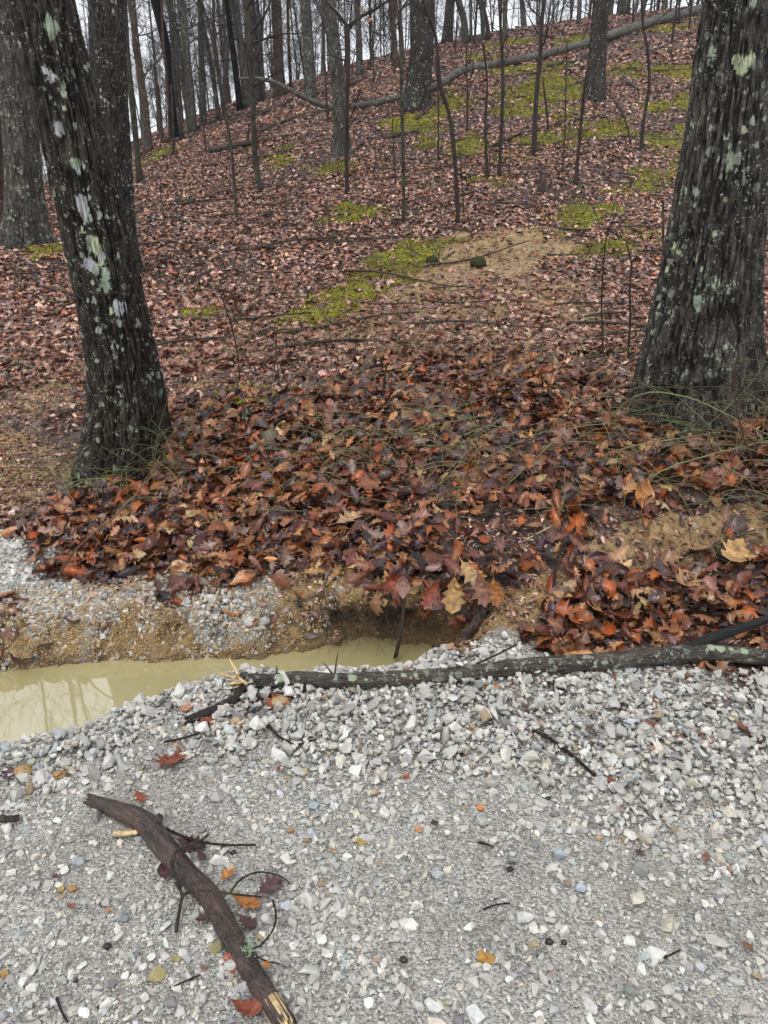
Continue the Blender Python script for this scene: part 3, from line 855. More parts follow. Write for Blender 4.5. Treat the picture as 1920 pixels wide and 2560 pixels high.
def edge_noise(x, y): return fbm(x * 3.0, y * 3.0, oct=3, seed=71)
MOUNDB = GP([(130, 1290), (110, 1380), (140, 1455), (260, 1480), (430, 1500), (640, 1510), (780, 1480), (900, 1450), (1100, 1440), (1240, 1500), (1330, 1540), (1190, 1620), (1300, 1650), (1450, 1680), (1700, 1700), (1910, 1720)])
x, y = sample_region(56000, -4, 5.5, 2.3, 6.6, False)
m = np.abs(x) < 0.6 * y + 0.6; x, y = x[m], y[m]
g, c, h, mo, d = masks(x, y)
pile = smooth((fbm(x * 0.8, y * 0.8, oct=3, seed=72) + 0.45) / 0.5)
p = (1 - g) * (1 - 0.96 * smooth(c * 1.6)) * (1 - 0.9 * d) * (0.4 + 0.6 * pile)
left_thin = smooth((-0.62 * y - x + 1.15) / 0.5) * smooth((y - 3.6) / 0.4)     # sparse by the left edge behind the trunk
p *= 1 - 0.85 * left_thin
lip = (g < 0.3) & (undercut(x) > 0.3) & (y > 2.72) & (y < 3.1)
MOUND = [(-2.2, 2.9)] + GP([(100, 1400), (130, 1270), (240, 1190), (400, 1110), (450, 1010), (640, 1000), (800, 960), (900, 915), (1050, 888), (1300, 890), (1500, 930), (1560, 1040), (1700, 1050), (1910, 1010)]) + [(4, 5), (4, 2.2), (0.3, 2.2), (-1, 2.4)]
inm = soft(x, y, MOUND, 0.22)
p *= 0.30 + 0.70 * inm
p = np.where(lip & (x > 0.10), np.maximum(p, 0.75), p)
m = rng.random(len(x)) < p
x, y, pile, g, inm = x[m], y[m], pile[m], g[m], inm[m]
z = H(x, y)
m = (z > -0.03) & (g < 0.45); x, y, z, pile, inm = x[m], y[m], z[m], pile[m], inm[m]; pile = pile * inm
n = len(x)
lay = rng.random(n) ** 1.3
z = z + 0.004 + 0.075 * lay * pile + 0.02 * rng.random(n)
s = rng.uniform(0.05, 0.125, n) * (0.7 + 0.3 * inm)
lc_ = np.where((rng.random(n) < 0.75 * (1 - inm))[:, None], lcols(n, LC_HILL, LP_HILL), lcols(n, LC_DEEP, LP_DEEP))
nrm = normals(x, y) + rng.normal(0, 0.52, (n, 3)) * np.array([1, 1, 0.2])
Rm = np.einsum('nij,njk->nik', rot_align(nrm), rot_z(rng.uniform(0, 6.28, n)))
flip = rng.random(n) < 0.45
Rm[flip] = Rm[flip] @ np.diag([1.0, -1.0, -1.0])
tid = rng.integers(0, len(LT), n)
lf = put((LT, tid, np.stack([x, warp(x, y, z), z], -1), Rm, np.stack([s, s * rng.uniform(0.75, 1.1, n), s], -1), lc_), 'leaf_litter', M['leaf'], True)
tag(lf, 'deep wet drift of red-brown oak leaves on the bank behind the puddle', 'leaf litter', kind='stuff')

# the hillside carpet
yy = 6.0 + 29 * rng.random(230000) ** 1.25
xx = rng.uniform(-1, 1, len(yy)) * (0.60 * yy + 1.0)
g, c, h, mo, d = masks(xx, yy)
p = (1 - 0.90 * c) * (1 - 0.93 * mo) * (1 - 0.72 * d) * np.where(yy > 24, 0.6, 1.0)
p *= 0.6 + 0.4 * smooth((fbm(xx * 0.9, yy * 0.9, oct=3, seed=74) + 0.3) / 0.4)
m = rng.random(len(xx)) < p
x, y = xx[m], yy[m]; z, _ = surf(x, y); n = len(x)
z = z + 0.004 + 0.03 * rng.random(n) ** 1.5
s = rng.uniform(0.06, 0.115, n) * np.where(y > 22, 1.35, 1.0)
nrm = normals(x, y) + rng.normal(0, 0.33, (n, 3)) * np.array([1, 1, 0.2])
Rm = np.einsum('nij,njk->nik', rot_align(nrm), rot_z(rng.uniform(0, 6.28, n)))
near = y < 9.5
cols = lcols(n, LC_HILL, LP_HILL)
mixd = (np.maximum(smooth((fbm(x * 0.6, y * 0.6, oct=3, seed=75)) / 0.3) * 0.6, 0.8 * smooth((7.0 - y) / 1.0)))[:, None]
cols = cols * (1 - 0.5 * mixd) + lcols(n, LC_DEEP, LP_DEEP) * 0.5 * mixd
hl = put((LT, rng.integers(0, len(LT), near.sum()), np.stack([x, y, z], -1)[near], Rm[near], (s[near][:, None]) * np.array([[1, 0.9, 1]]), cols[near]), 'leaf_litter', M['leaf'], True)
tag(hl, 'thin mat of pale brown leaves on the flat strip behind the leaf mound', 'leaf litter', kind='stuff')
fr = ~near
hl = put((LFAR, rng.integers(0, 6, fr.sum()), np.stack([x, y, z], -1)[fr], Rm[fr], (s[fr][:, None]) * np.array([[1, 0.9, 1]]), cols[fr]), 'leaf_litter', M['leaf'], True)
tag(hl, 'carpet of pinkish brown fallen leaves up the wooded hillside', 'leaf litter', kind='stuff')

# broken bits of leaf and bark over the soil and between the leaves
yy = 2.3 + 21 * rng.random(330000) ** 1.3
xx = rng.uniform(-1, 1, len(yy)) * (0.58 * yy + 0.8)
g, c, h, mo, d = masks(xx, yy)
m = rng.random(len(xx)) < (1 - g) * np.clip(0.12 + 0.42 * c + 0.5 * h + 0.5 * d + 0.35 * ((yy > 5.4) & (yy < 9)), 0, 0.8) * (1 - 0.7 * mo) * np.where((yy > 7) & (c > 0.3), 0.3, 1)
x, y, c = xx[m], yy[m], c[m]; z, _ = surf(x, y)
k = z > -0.04; x, y, z, c = x[k], y[k], z[k], c[k]; n = len(x)
s = rng.uniform(0.010, 0.042, n) * (1 + 0.06 * y)
Rm = np.einsum('nij,njk->nik', rot_align(normals(x, y) + rng.normal(0, 0.35, (n, 3))), rot_z(rng.uniform(0, 6.28, n)))
bt = put((LFAR, rng.integers(0, 6, n), np.stack([x, warp(x, y, z), z + 0.004], -1), Rm, np.stack([s, s * rng.uniform(0.25, 1.0, n), s], -1), lcols(n, LC_HILL, LP_HILL) * rng.uniform(0.5, 1.15, (n, 1))), 'leaf_crumbs', M['leaf'], True)
tag(bt, 'broken brown leaf and bark crumbs strewn over the bare soil', 'leaf litter', kind='stuff')

# ------------------------------------------------------------------ moss tufts
yy = 3.6 + 26 * rng.random(420000) ** 1.1
xx = rng.uniform(-1, 1, len(yy)) * (0.55 * yy + 1.0)
g, c, h, mo, d = masks(xx, yy)
m = (rng.random(len(xx)) < np.clip(mo * 1.6 - 0.1, 0, 1))
x, y = xx[m], yy[m]; z, _ = surf(x, y); n = len(x)
MT = [(np.array([(0.5, 0, 0), (0.15, .5, 0), (-.4, .3, 0), (-.4, -.35, 0), (.2, -.5, 0), (0.05, 0, .55)]), np.array([(0, 1, 5), (1, 2, 5), (2, 3, 5), (3, 4, 5), (4, 0, 5)])),
      (np.array([(0.5, .1, 0), (0.1, .5, 0.05), (-.5, .2, 0), (-.3, -.45, 0), (.3, -.4, 0), (-0.15, 0.1, .7)]), np.array([(0, 1, 5), (1, 2, 5), (2, 3, 5), (3, 4, 5), (4, 0, 5)]))]
s = rng.uniform(0.015, 0.042, n) * (0.7 + y * 0.03)
cc = np.array([0.25, 0.235, 0.034]) * rng.uniform(0.35, 1.25, (n, 1)) + rng.normal(0, 0.008, (n, 3))
cc = cc * (1 - 0.5 * smooth(fbm(x * 2.2, y * 2.2, oct=3, seed=77) / 0.4)[:, None] * np.array([[0.6, 0.7, 0.2]]))
mo_ = put((MT, rng.integers(0, 2, n), np.stack([x, y, z + 0.002], -1), np.einsum('nij,njk->nik', rot_align(normals(x, y) + rng.normal(0, 0.3, (n, 3))), rot_z(rng.uniform(0, 6.28, n))), s[:, None] * np.ones((1, 3)), np.clip(cc, 0.005, 1)), 'moss', M['moss'])
tag(mo_, 'bright yellow-green moss cushions in patches on the hillside', 'moss', kind='stuff')
# ------------------------------------------------------------------ trees
def spline_px(base, pts, y=None, ydrift=0.0):
    """photo-pixel polyline -> 3D points standing at the base's distance"""
    g0 = G(*base)
    y = g0[1] if y is None else y
    out = [g0]
    for k, (a, b_) in enumerate(pts):
        out.append(P(a, b_, y + ydrift * (k + 1)))
    return out

def extend_up(pts, height):
    """carry on the last direction to a given height above the base"""
    p = [np.array(q) for q in pts]
    d = p[-1] - p[-2]; d = d / max(d[2], 0.05)
    while p[-1][2] < p[0][2] + height:
        step = min(2.0, p[0][2] + height - p[-1][2] + 0.05)
        d = d * 0.9 + np.array([0, 0, 0.1])
        d = d / d[2]
        p.append(p[-1] + d * step)
    return np.array(p)

def branch_tubes(mb, p0, d0, length, r0, depth, rr, min_r=0.003, kids=(3, 5), droop=0.0, sides=4, spread=0.8):
    n = 5 if depth > 0 else 4
    pts = [np.array(p0, float)]; d = np.array(d0, float); d /= np.linalg.norm(d)
    for k in range(n):
        d = d + rr.normal(0, 0.13, 3) + np.array([0, 0, 0.05 - droop]); d /= np.linalg.norm(d)
        pts.append(pts[-1] + d * length / n)
    rad = np.linspace(r0, max(r0 * 0.35, min_r * 0.6), n + 1)
    V, Q, T = tube(pts, rad, sides if r0 > 0.012 else 3, cap=False)
    mb.add(V, Q)
    if depth > 0:
        for k in range(rr.integers(kids[0], kids[1] + 1)):
            t = rr.uniform(0.2, 1.0) * n; i = int(min(t, n - 1)); q = pts[i] + (pts[i + 1] - pts[i]) * (t - i)
            dd = (pts[i + 1] - pts[i]); dd = dd / np.linalg.norm(dd)
            side = rr.normal(size=3); side -= dd * side.dot(dd); side /= np.linalg.norm(side) + 1e-9
            branch_tubes(mb, q, dd + side * rr.uniform(0.5, 1.1) * spread + np.array([0, 0, .15]), length * rr.uniform(0.4, 0.7), max(rad[i] * 0.6, min_r), depth - 1, rr, min_r, kids, droop, sides, spread)

def crown_mb(pts, rads, h0, nb, lmin, lmax, rr, depth=2, rfac=0.35, min_r=0.004, up=0.5, kids=(3, 5)):
    mb = MB()
    pts = np.array(pts)
    s = np.concatenate([[0], np.cumsum(np.linalg.norm(np.diff(pts, axis=0), axis=1))])
    for k in range(nb):
        h = h0 + (s[-1] - h0) * ((k + rr.random()) / nb)
        q = np.array([np.interp(h, s, pts[:, j]) for j in range(3)]); r = np.interp(h, s, rads)
        a = rr.uniform(0, 2 * np.pi)
        d = np.array([math.cos(a), math.sin(a), rr.uniform(0.0, up * 2)])
        branch_tubes(mb, q, d, rr.uniform(lmin, lmax), max(r * rfac, min_r * 1.5), depth, rr, min_r, kids)
    return mb

def px_width(px_w, pt):
    depth = pt[1] * CP + (CAMZ - pt[2]) * SP
    return px_w / FPX * depth / 2

def tree_px(name, base, pts, wbase, wtop, mat, label, cat, height=11, flare=1.45, sides=20, rough=0.06, ridges=0, branches=7, h0=5.5, group=None, y=None, seed=1, twig='far_bark', lich=None, step=0.12, sub=0):
    rr = np.random.default_rng(seed)
    line = spline_px(base, pts, y)
    wk = 0.88 if cat == 'tree' and wbase < 34 else 1.0
    r0, r1 = px_width(wbase * wk, line[0]), px_width(wtop * wk, line[-1])
    full = extend_up(line, height)
    full[0] = full[0] - (full[1] - full[0]) / np.linalg.norm(full[1] - full[0]) * 0.12
    sp = catmull(full, 14)
    s = np.concatenate([[0], np.cumsum(np.linalg.norm(np.diff(sp, axis=0), axis=1))])
    # resample: fine rings low down
    L = s[-1]; vis = np.linalg.norm(np.array(line[-1]) - np.array(line[0])) + 0.3
    sr = [0.0]
    while sr[-1] < L: sr.append(sr[-1] + (step if sr[-1] < vis else 0.6))
    sr = np.array(sr); sr[-1] = L
    pr = np.stack([np.interp(sr, s, sp[:, j]) for j in range(3)], -1)
    sv = min(vis, L)
    rad = np.where(sr < sv, r0 + (r1 - r0) * sr / sv, r1 * (1 - 0.45 * (sr - sv) / max(L - sv, 0.1)))
    fl = r0 * (flare - 1) * np.exp(-np.maximum(sr - 0.12, 0) / (r0 * 2.0))
    s0 = seed * 7.7
    crevs = []
    def disp(TH, S, r):
        lobes = 1 + fl[:, None] / np.maximum(r, 1e-3) * (1.0 + 0.55 * np.cos(TH * 4 + s0) + 0.35 * np.cos(TH * 7 + 2 * s0))
        r = r * lobes
        cx, cy = np.cos(TH), np.sin(TH)
        r = r * (1 + rough * fbm(cx * 1.4 + s0, cy * 1.4, S * 0.8, oct=3, seed=seed))
        if ridges:
            # furrows between long plates
            wob = 0.5 * fbm(cx * 3 + s0, cy * 3, S * 2.5, oct=2, seed=seed + 9)
            a = fbm((cx + wob * 0.12) * ridges * 1.25 + s0, (cy + wob * 0.12) * ridges * 1.25, S * 5.0, oct=2, seed=seed + 3)
            b_ = fbm(cx * ridges * 3.2, cy * ridges * 3.2 + s0, S * 12.0, oct=3, seed=seed + 5)
            e_ = fbm(cx * ridges * 2.2, cy * ridges * 2.2 + s0, S * 9.0, oct=2, seed=seed + 6)
            q = np.clip(np.exp(-(a / 0.10) ** 2) + 0.55 * np.exp(-(e_ / 0.07) ** 2), 0, 1)
            crevs.append(q)
            r = r + (-0.020 * q + 0.010 * b_ + 0.006 * np.abs(a)) * min(1, r0 / 0.2)
        return r
    V, Q, T = tube(pr, rad, sides, cap=True, disp=disp)
    root = empty(name, G(*base) if y is None else line[0], label, cat, group)
    loc = np.array(root.location)
    attrs = {}
    if ridges:
        cr = np.concatenate([crevs[0].ravel(), [0, 0]]); attrs['crev'] = cr
    if lich is not None:
        col = np.zeros((len(V), 4), np.float32)
        for (lx, ly, lr, kind) in lich:
            # point on the bark that the pixel falls on
            yc = np.interp(P(lx, ly, line[0][1])[2], pr[:, 2], pr[:, 1]); q = P(lx, ly, yc)
            i = np.argmin(np.abs(pr[:, 2] - q[2])); rloc = rad[i]
            off = q[0] - pr[i][0]
            q = P(lx, ly, yc - math.sqrt(max(rloc ** 2 - off ** 2, (0.2 * rloc) ** 2)))
            R_ = lr * 1.0 / FPX * (q[1] * CP + (CAMZ - q[2]) * SP)
            dv = V - q; dv[:, 2] *= 0.8
            dd = np.linalg.norm(dv, axis=1) / R_
            m = dd < 1.6
            f = dd[m] + 0.55 * fbm(V[m, 0] * 38, V[m, 1] * 38, V[m, 2] * 38, oct=3, seed=5) + 0.3 * fbm(V[m, 0] * 110, V[m, 1] * 110, V[m, 2] * 110, oct=2, seed=6)
            a = smooth((1.05 - f) / 0.5) * 0.95
            cc = {'g': (0.36, 0.43, 0.32), 'y': (0.50, 0.55, 0.35), 'w': (0.50, 0.51, 0.52)}[kind]
            var = (0.8 + 0.3 * vnoise(V[m, 0] * 90, V[m, 1] * 90, V[m, 2] * 90, seed=9))[:, None]
            cur = col[m]; up_ = a > cur[:, 3]
            new = np.concatenate([np.array(cc)[None] * var, a[:, None]], 1)
            cur[up_] = new[up_]; col[m] = cur
        attrs['lich'] = col
    mesh_np('trunk', V, [Q, T], M[mat], root, loc, attrs=attrs)
    if branches:
        cm = crown_mb(pr[:], rad, h0, branches, 1.2, 2.8, rr, depth=2, rfac=0.28)
        cm.build('crown', M[twig], root, loc)
    return root, pr, rad

LICH_L = [(128, 68, 22, 'g'), (125, 85, 16, 'g'), (70, 118, 8, 'g'), (48, 25, 10, 'g'), (50, 55, 9, 'y'), (75, 60, 4, 'y'), (118, 178, 14, 'w'), (128, 195, 12, 'w'), (163, 185, 12, 'g'), (160, 210, 10, 'g'), (158, 230, 11, 'g'),
          (138, 260, 8, 'g'), (160, 270, 7, 'y'), (185, 80, 8, 'g'), (200, 225, 6, 'y'), (208, 262, 10, 'w'), (148, 320, 17, 'w'), (186, 312, 13, 'g'), (112, 360, 16, 'w'), (125, 378, 12, 'w'), (150, 398, 11, 'g'), (142, 412, 12, 'g'), (190, 408, 13, 'g'), (205, 412, 10, 'w'), (192, 430, 9, 'w'),
          (230, 450, 10, 'g'), (238, 402, 7, 'y'), (215, 468, 12, 'g'), (205, 505, 15, 'w'), (212, 500, 9, 'g'), (185, 512, 10, 'y'), (245, 517, 10, 'g'), (210, 530, 16, 'w'), (212, 545, 13, 'w'), (226, 548, 9, 'g'), (285, 545, 13, 'w'), (255, 482, 8, 'y'),
          (208, 578, 10, 'y'), (225, 600, 12, 'g'), (238, 612, 16, 'y'), (245, 632, 14, 'y'), (260, 600, 9, 'y'), (225, 620, 12, 'g'), (252, 642, 14, 'w'), (225, 660, 19, 'w'), (250, 655, 12, 'y'), (265, 655, 10, 'g'), (240, 676, 12, 'g'), (262, 685, 17, 'g'), (300, 640, 13, 'g'), (308, 690, 10, 'w'), (290, 600, 8, 'g'),
          (262, 718, 15, 'g'), (240, 720, 9, 'g'), (218, 748, 10, 'g'), (185, 692, 8, 'y'), (312, 732, 10, 'w'), (278, 775, 9, 'y'), (298, 770, 17, 'w'), (318, 768, 12, 'w'), (290, 762, 12, 'w'), (345, 800, 9, 'g'), (355, 812, 12, 'g'), (328, 840, 6, 'w'), (282, 870, 7, 'w'), (285, 855, 6, 'w'), (255, 852, 4, 'w'), (308, 875, 5, 'g'), (278, 908, 7, 'y'), (275, 955, 9, 'g'), (372, 930, 9, 'g'), (380, 945, 9, 'g'), (262, 1030, 9, 'g'), (285, 1050, 7, 'g'), (350, 1145, 8, 'w'), (330, 1160, 10, 'g')]
tree_px('leaning_tree', (318, 1178), [(316, 1000), (292, 830), (252, 640), (205, 430), (155, 220), (103, 0)], 158, 156, 'bark_dark', 'big dark furrowed tree with pale lichen blotches, leaning left beside the puddle', 'tree', height=9, flare=1.42, sides=340, ridges=5.5, step=0.012, branches=5, h0=6, seed=3, lich=LICH_L, rough=0.05)
LICH_R = [(1777, 155, 16, 'y'), (1765, 165, 12, 'y'), (1845, 155, 20, 'y'), (1870, 150, 18, 'y'), (1855, 172, 16, 'y'), (1820, 160, 12, 'y'), (1812, 165, 10, 'y'), (1900, 150, 17, 'g'), (1895, 165, 13, 'g'), (1752, 30, 10, 'y'), (1880, 10, 12, 'g'), (1850, 85, 5, 'w'), (1760, 240, 5, 'w'), (1885, 235, 12, 'g'), (1875, 245, 10, 'g'),
          (1725, 310, 10, 'g'), (1740, 300, 6, 'y'), (1855, 325, 12, 'y'), (1873, 312, 8, 'y'), (1728, 380, 11, 'y'), (1735, 388, 8, 'y'), (1795, 395, 11, 'g'), (1825, 400, 16, 'g'), (1822, 418, 12, 'g'), (1850, 405, 8, 'y'), (1715, 420, 11, 'y'), (1713, 440, 10, 'y'), (1690, 490, 11, 'y'), (1738, 480, 11, 'g'), (1720, 462, 6, 'y'), (1755, 430, 5, 'g'), (1865, 430, 8, 'g'), (1812, 500, 10, 'y'), (1840, 455, 6, 'g'), (1885, 450, 8, 'g'),
          (1695, 572, 9, 'g'), (1790, 590, 12, 'y'), (1715, 600, 5, 'y'), (1688, 628, 14, 'y'), (1683, 615, 9, 'y'), (1738, 650, 14, 'y'), (1735, 642, 10, 'y'), (1666, 673, 7, 'y'), (1713, 690, 8, 'y'), (1718, 700, 6, 'y'), (1755, 672, 6, 'g'), (1685, 710, 6, 'g'), (1840, 670, 16, 'g'), (1745, 750, 16, 'g'), (1752, 765, 13, 'g'), (1775, 830, 14, 'g'), (1645, 765, 8, 'g'), (1630, 830, 12, 'g'), (1625, 855, 11, 'g'), (1675, 880, 12, 'g'), (1690, 900, 11, 'g'), (1740, 840, 10, 'g'), (1715, 940, 11, 'g'), (1660, 910, 9, 'g'), (1675, 1005, 8, 'y'), (1745, 990, 6, 'y'), (1798, 965, 5, 'y')]
tree_px('lichened_tree', (1735, 1035), [(1744, 900), (1771, 700), (1797, 500), (1828, 250), (1852, 0)], 232, 168, 'bark_right', 'broad trunk spotted with yellow-green lichen at the right edge, its flared base beside the briars', 'tree', height=9, flare=1.36, sides=360, ridges=6.5, step=0.014, branches=5, h0=6, seed=5, lich=LICH_R, rough=0.05)
tree_px('dark_tree', (288, 690), [(284, 450), (272, 200), (266, 0)], 84, 90, 'bark_plain', 'straight dark trunk standing close behind the big leaning tree', 'tree', height=12, sides=150, ridges=6, step=0.03, seed=8, h0=7)
tree_px('pale_tree', (66, 612), [(58, 420), (38, 200), (18, 0)], 80, 84, 'bark_pale', 'pale lichen-coated tree with a mossy foot at the left edge', 'tree', height=12, flare=1.5, sides=120, ridges=5, step=0.04, seed=9, h0=7)
tree_px('dark_tree', (-22, 565), [(-30, 300), (-50, 0)], 60, 60, 'bark_brown', 'dark trunk cut by the left edge, behind the pale mossy-footed tree', 'tree', height=12, sides=40, seed=10)

T = [  # base, points, w base, w top, material, label, flare
 ((350, 458), [(335, 300), (318, 130), (310, 0)], 17, 16, 'bark_moss', 'slender mossy trunk next right of the dark trunk behind the leaning tree'),
 ((372, 385), [(362, 270), (343, 130), (329, 0)], 22, 19, 'bark_brown', 'reddish brown trunk on the skyline right of the slender mossy trunk'),
 ((437, 347), [(428, 230), (416, 120), (388, 0)], 22, 27, 'bark_dark', 'dark trunk leaning left at the low end of the ridge, near a boulder-like lump'),
 ((456, 350), [(440, 230), (431, 110), (424, 0)], 12, 11, 'bark_plain', 'thin dark stem touching the dark trunk leaning left on the ridge'),
 ((482, 330), [(472, 200), (462, 90), (452, 0)], 24, 22, 'bark_grey', 'grey trunk with a pale broken-bark scar on the left part of the ridge'),
 ((476, 331), [(455, 180), (438, 70), (420, 0)], 14, 18, 'bark_grey', 'grey trunk sharing a foot with the scarred grey one and leaning further left'),
 ((508, 312), [(503, 150), (500, 0)], 18, 15, 'bark_grey', 'upright grey trunk between the scarred grey tree and the crooked dark snag'),
 ((548, 303), [(531, 180), (518, 110), (506, 50), (500, 0)], 14, 12, 'bark_plain', 'crooked dark snag with two pale patches of missing bark on the ridge'),
 ((561, 293), [(543, 150), (534, 70), (534, 0)], 10, 8, 'bark_brown', 'thin light brown trunk right of the crooked dark snag'),
 ((601, 279), [(585, 150), (572, 50), (565, 0)], 17, 15, 'bark_dark', 'dark trunk under the raised tip of the long fallen tree'),
 ((618, 272), [(606, 150), (596, 70), (587, 0)], 22, 22, 'bark_pale', 'speckled grey trunk just behind the raised tip of the long fallen tree'),
 ((642, 258), [(636, 130), (626, 0)], 24, 20, 'bark_grey', 'broad grey trunk crossing behind the curved end of the fallen tree'),
 ((660, 252), [(652, 120), (643, 0)], 11, 10, 'bark_grey', 'thin grey trunk tight against the right side of the broad grey one'),
 ((698, 242), [(695, 130), (690, 0)], 30, 28, 'bark_brown', 'straight smooth brown trunk on the ridge above the curved fallen limb'),
 ((728, 230), [(722, 110), (719, 0)], 10, 8, 'bark_brown', 'thin reddish trunk just right of the straight smooth brown trunk'),
 ((776, 246), [(770, 130), (760, 0)], 27, 25, 'bark_pale', 'pale striped trunk on the ridge left of the lichened one mid-slope'),
 ((855, 392), [(851, 280), (838, 140), (820, 0)], 36, 32, 'bark_pale', 'lichened trunk halfway up the slope in front of the long fallen tree'),
 ((1040, 272), [(1052, 150), (1055, 60), (1056, 0)], 56, 62, 'bark_plain', 'stout dark tree with moss round its foot where the fallen tree passes behind'),
 ((1118, 108), [(1122, 50), (1126, 0)], 28, 27, 'bark_plain', 'dark trunk on the crest just right of the stout dark tree'),
 ((1163, 108), [(1160, 50), (1146, 0)], 20, 17, 'bark_grey', 'curving grey trunk on the crest, its foot joined to a thin pale one'),
 ((1178, 106), [(1177, 50), (1176, 0)], 9, 8, 'bark_grey', 'thin pale trunk on the crest joined to the curving grey one'),
 ((1208, 104), [(1207, 50), (1200, 0)], 13, 12, 'bark_grey', 'grey trunk on the crest, leaning slightly, second right of the thin pale one'),
 ((1222, 100), [(1218, 60), (1204, 0)], 12, 11, 'bark_brown', 'brownish trunk on the crest that bends left at the top'),
 ((1262, 98), [(1262, 40), (1264, 0)], 13, 14, 'bark_grey', 'smooth grey trunk on the crest behind a tall sapling'),
 ((1486, 246), [(1494, 130), (1502, 0)], 44, 39, 'bark_plain', 'dark upright trunk with a grey stained foot in front of the long fallen tree'),
 ((990, 168), [(984, 80), (979, 0)], 18, 16, 'bark_brown', 'brown trunk on the crest left of the stout dark tree'),
 ((900, 185), [(897, 90), (892, 0)], 19, 17, 'bark_grey', 'forked grey trunk on the crest behind the sapling with the wide fork'),
 ((1010, 162), [(1004, 80), (1000, 0)], 9, 8, 'bark_grey', 'thin grey trunk on the crest tight against the stout dark tree'),
 ((1445, 62), [(1447, 30), (1448, 0)], 11, 10, 'bark_grey', 'thin grey trunk on the crest left of the dark upright trunk'),
 ((1562, 38), [(1563, 20), (1564, 0)], 24, 23, 'bark_grey', 'mossy grey trunk on the crest right of the dark upright trunk'),
 ((1660, 22), [(1662, 10), (1663, 0)], 14, 14, 'bark_grey', 'grey trunk on the crest behind the upper end of the fallen tree'),
 ((425, 352), [(418, 200), (408, 100), (404, 0)], 8, 8, 'bark_brown', 'thin brown stem behind the dark trunk leaning left on the ridge'),
]
for i, (bs, pts, wb, wt, mt, lb) in enumerate(T):
    big_ = wb >= 34
    tree_px({'bark_plain': 'dark_tree', 'bark_dark': 'dark_tree', 'bark_brown': 'brown_tree', 'bark_pale': 'pale_tree', 'bark_grey': 'grey_tree', 'bark_moss': 'mossy_tree'}[mt], bs, pts, wb, wt, mt, lb, 'tree', height=20, flare=1.35,
            sides=90 if big_ else 20, ridges=5 if big_ else 0, step=0.05 if big_ else 0.25, branches=8, h0=1.8, seed=20 + i, rough=0.07)
# reddish broken snag
tree_px('snag', (404, 352), [(398, 260), (390, 200), (386, 168)], 13, 9, 'bark_brown', 'reddish broken-topped snag between the reddish trunk and the dark leaning one', 'tree', height=0.1, branches=0, seed=91, sides=14)

# ---- far trees beyond the ridge: prototypes and copies
def proto_tree(k, rr, shrub=False):
    h = rr.uniform(3.0, 6.5) if shrub else rr.uniform(13, 18)
    r = rr.uniform(0.02, 0.04) if shrub else rr.uniform(0.07, 0.15)
    n = 9
    lean = rr.normal(0, 0.05, 2)
    pts = np.array([[lean[0] * z + 0.12 * math.sin(z * 0.5 + k), lean[1] * z, z] for z in np.linspace(-0.3, h, n)])
    rad = np.linspace(r, r * 0.3, n); rad[0] *= 1.25
    V, Q, T_ = tube(catmull(pts, 3), np.interp(np.linspace(0, 1, 3 * (n - 1) + 1), np.linspace(0, 1, n), rad), 9 if not shrub else 5, cap=False)
    tr = MB().add(V, Q)
    if shrub:
        cm = crown_mb(pts, rad, 0.6, 16, 0.7, 1.9, rr, depth=2, rfac=0.5, min_r=0.0045, up=0.9, kids=(3, 5))
    else:
        cm = crown_mb(pts, rad, h * 0.12, 16, 2.0, 4.4, rr, depth=3, rfac=0.28, min_r=0.007, up=0.55, kids=(3, 5))
    return tr, cm
FARLAB = ['far leafless tree in the hazy wood beyond the ridge', 'leafless brushy sapling in the hazy undergrowth along the ridge']
protos = []
for k in range(7):
    rr = np.random.default_rng(300 + k)
    tr, cm = proto_tree(k, rr)
    root = empty('bare_tree', (0, 0, 0), FARLAB[0], 'tree', 'far leafless trees in the wood beyond the ridge')
    tr.build('trunk', M['far_bark'], root); cm.build('crown', M['far_bark'], root)
    protos.append(root)
shr = []
for k in range(5):
    rr = np.random.default_rng(400 + k)
    tr, cm = proto_tree(k, rr, True)
    root = empty('bare_sapling', (0, 0, 0), FARLAB[1], 'sapling', 'leafless brushy saplings along the ridge')
    tr.build('trunk', M['twig'], root); cm.build('crown', M['twig'], root)
    shr.append(root)
def place_copies(ps, spots):
    for i, (x, y, sc, rz) in enumerate(spots):
        src = ps[i % len(ps)]
        if i < len(ps): o = src
        else:
            o = src.copy(); COL.objects.link(o)
            for ch in [c for c in KIDS[src.name]]:
                c = ch.copy(); COL.objects.link(c); c.parent = o
        o.location = (x, y, float(H(x, y)) - 0.05); o.rotation_euler = (0, 0, rz); o.scale = (sc, sc, sc)
KIDS = {p.name: [c for c in SC.objects if c.parent == p] for p in protos + shr}
rr = np.random.default_rng(77)
spots = []
tries = 0
while len(spots) < 92 and tries < 5000:
    tries += 1
    y = rr.uniform(40, 110); u = rr.uniform(-0.56, 0.50)
    x = u * y
    if any((x - a) ** 2 + (y - b_) ** 2 < 2.2 for a, b_, *_ in spots): continue
    spots.append((x, y, rr.uniform(0.8, 1.25), rr.uniform(0, 6.28)))
# a few down the left side where the ground drops
for _ in range(14):
    y = rr.uniform(17, 40); x = -y * rr.uniform(0.43, 0.56)
    spots.append((x, y, rr.uniform(0.8, 1.1), rr.uniform(0, 6.28)))
place_copies(protos, spots)
spots = []
for _ in range(150):
    y = rr.uniform(25, 62); x = rr.uniform(-0.50, 0.46) * y
    spots.append((x, y, rr.uniform(0.7, 1.3), rr.uniform(0, 6.28)))
place_copies(shr, spots)

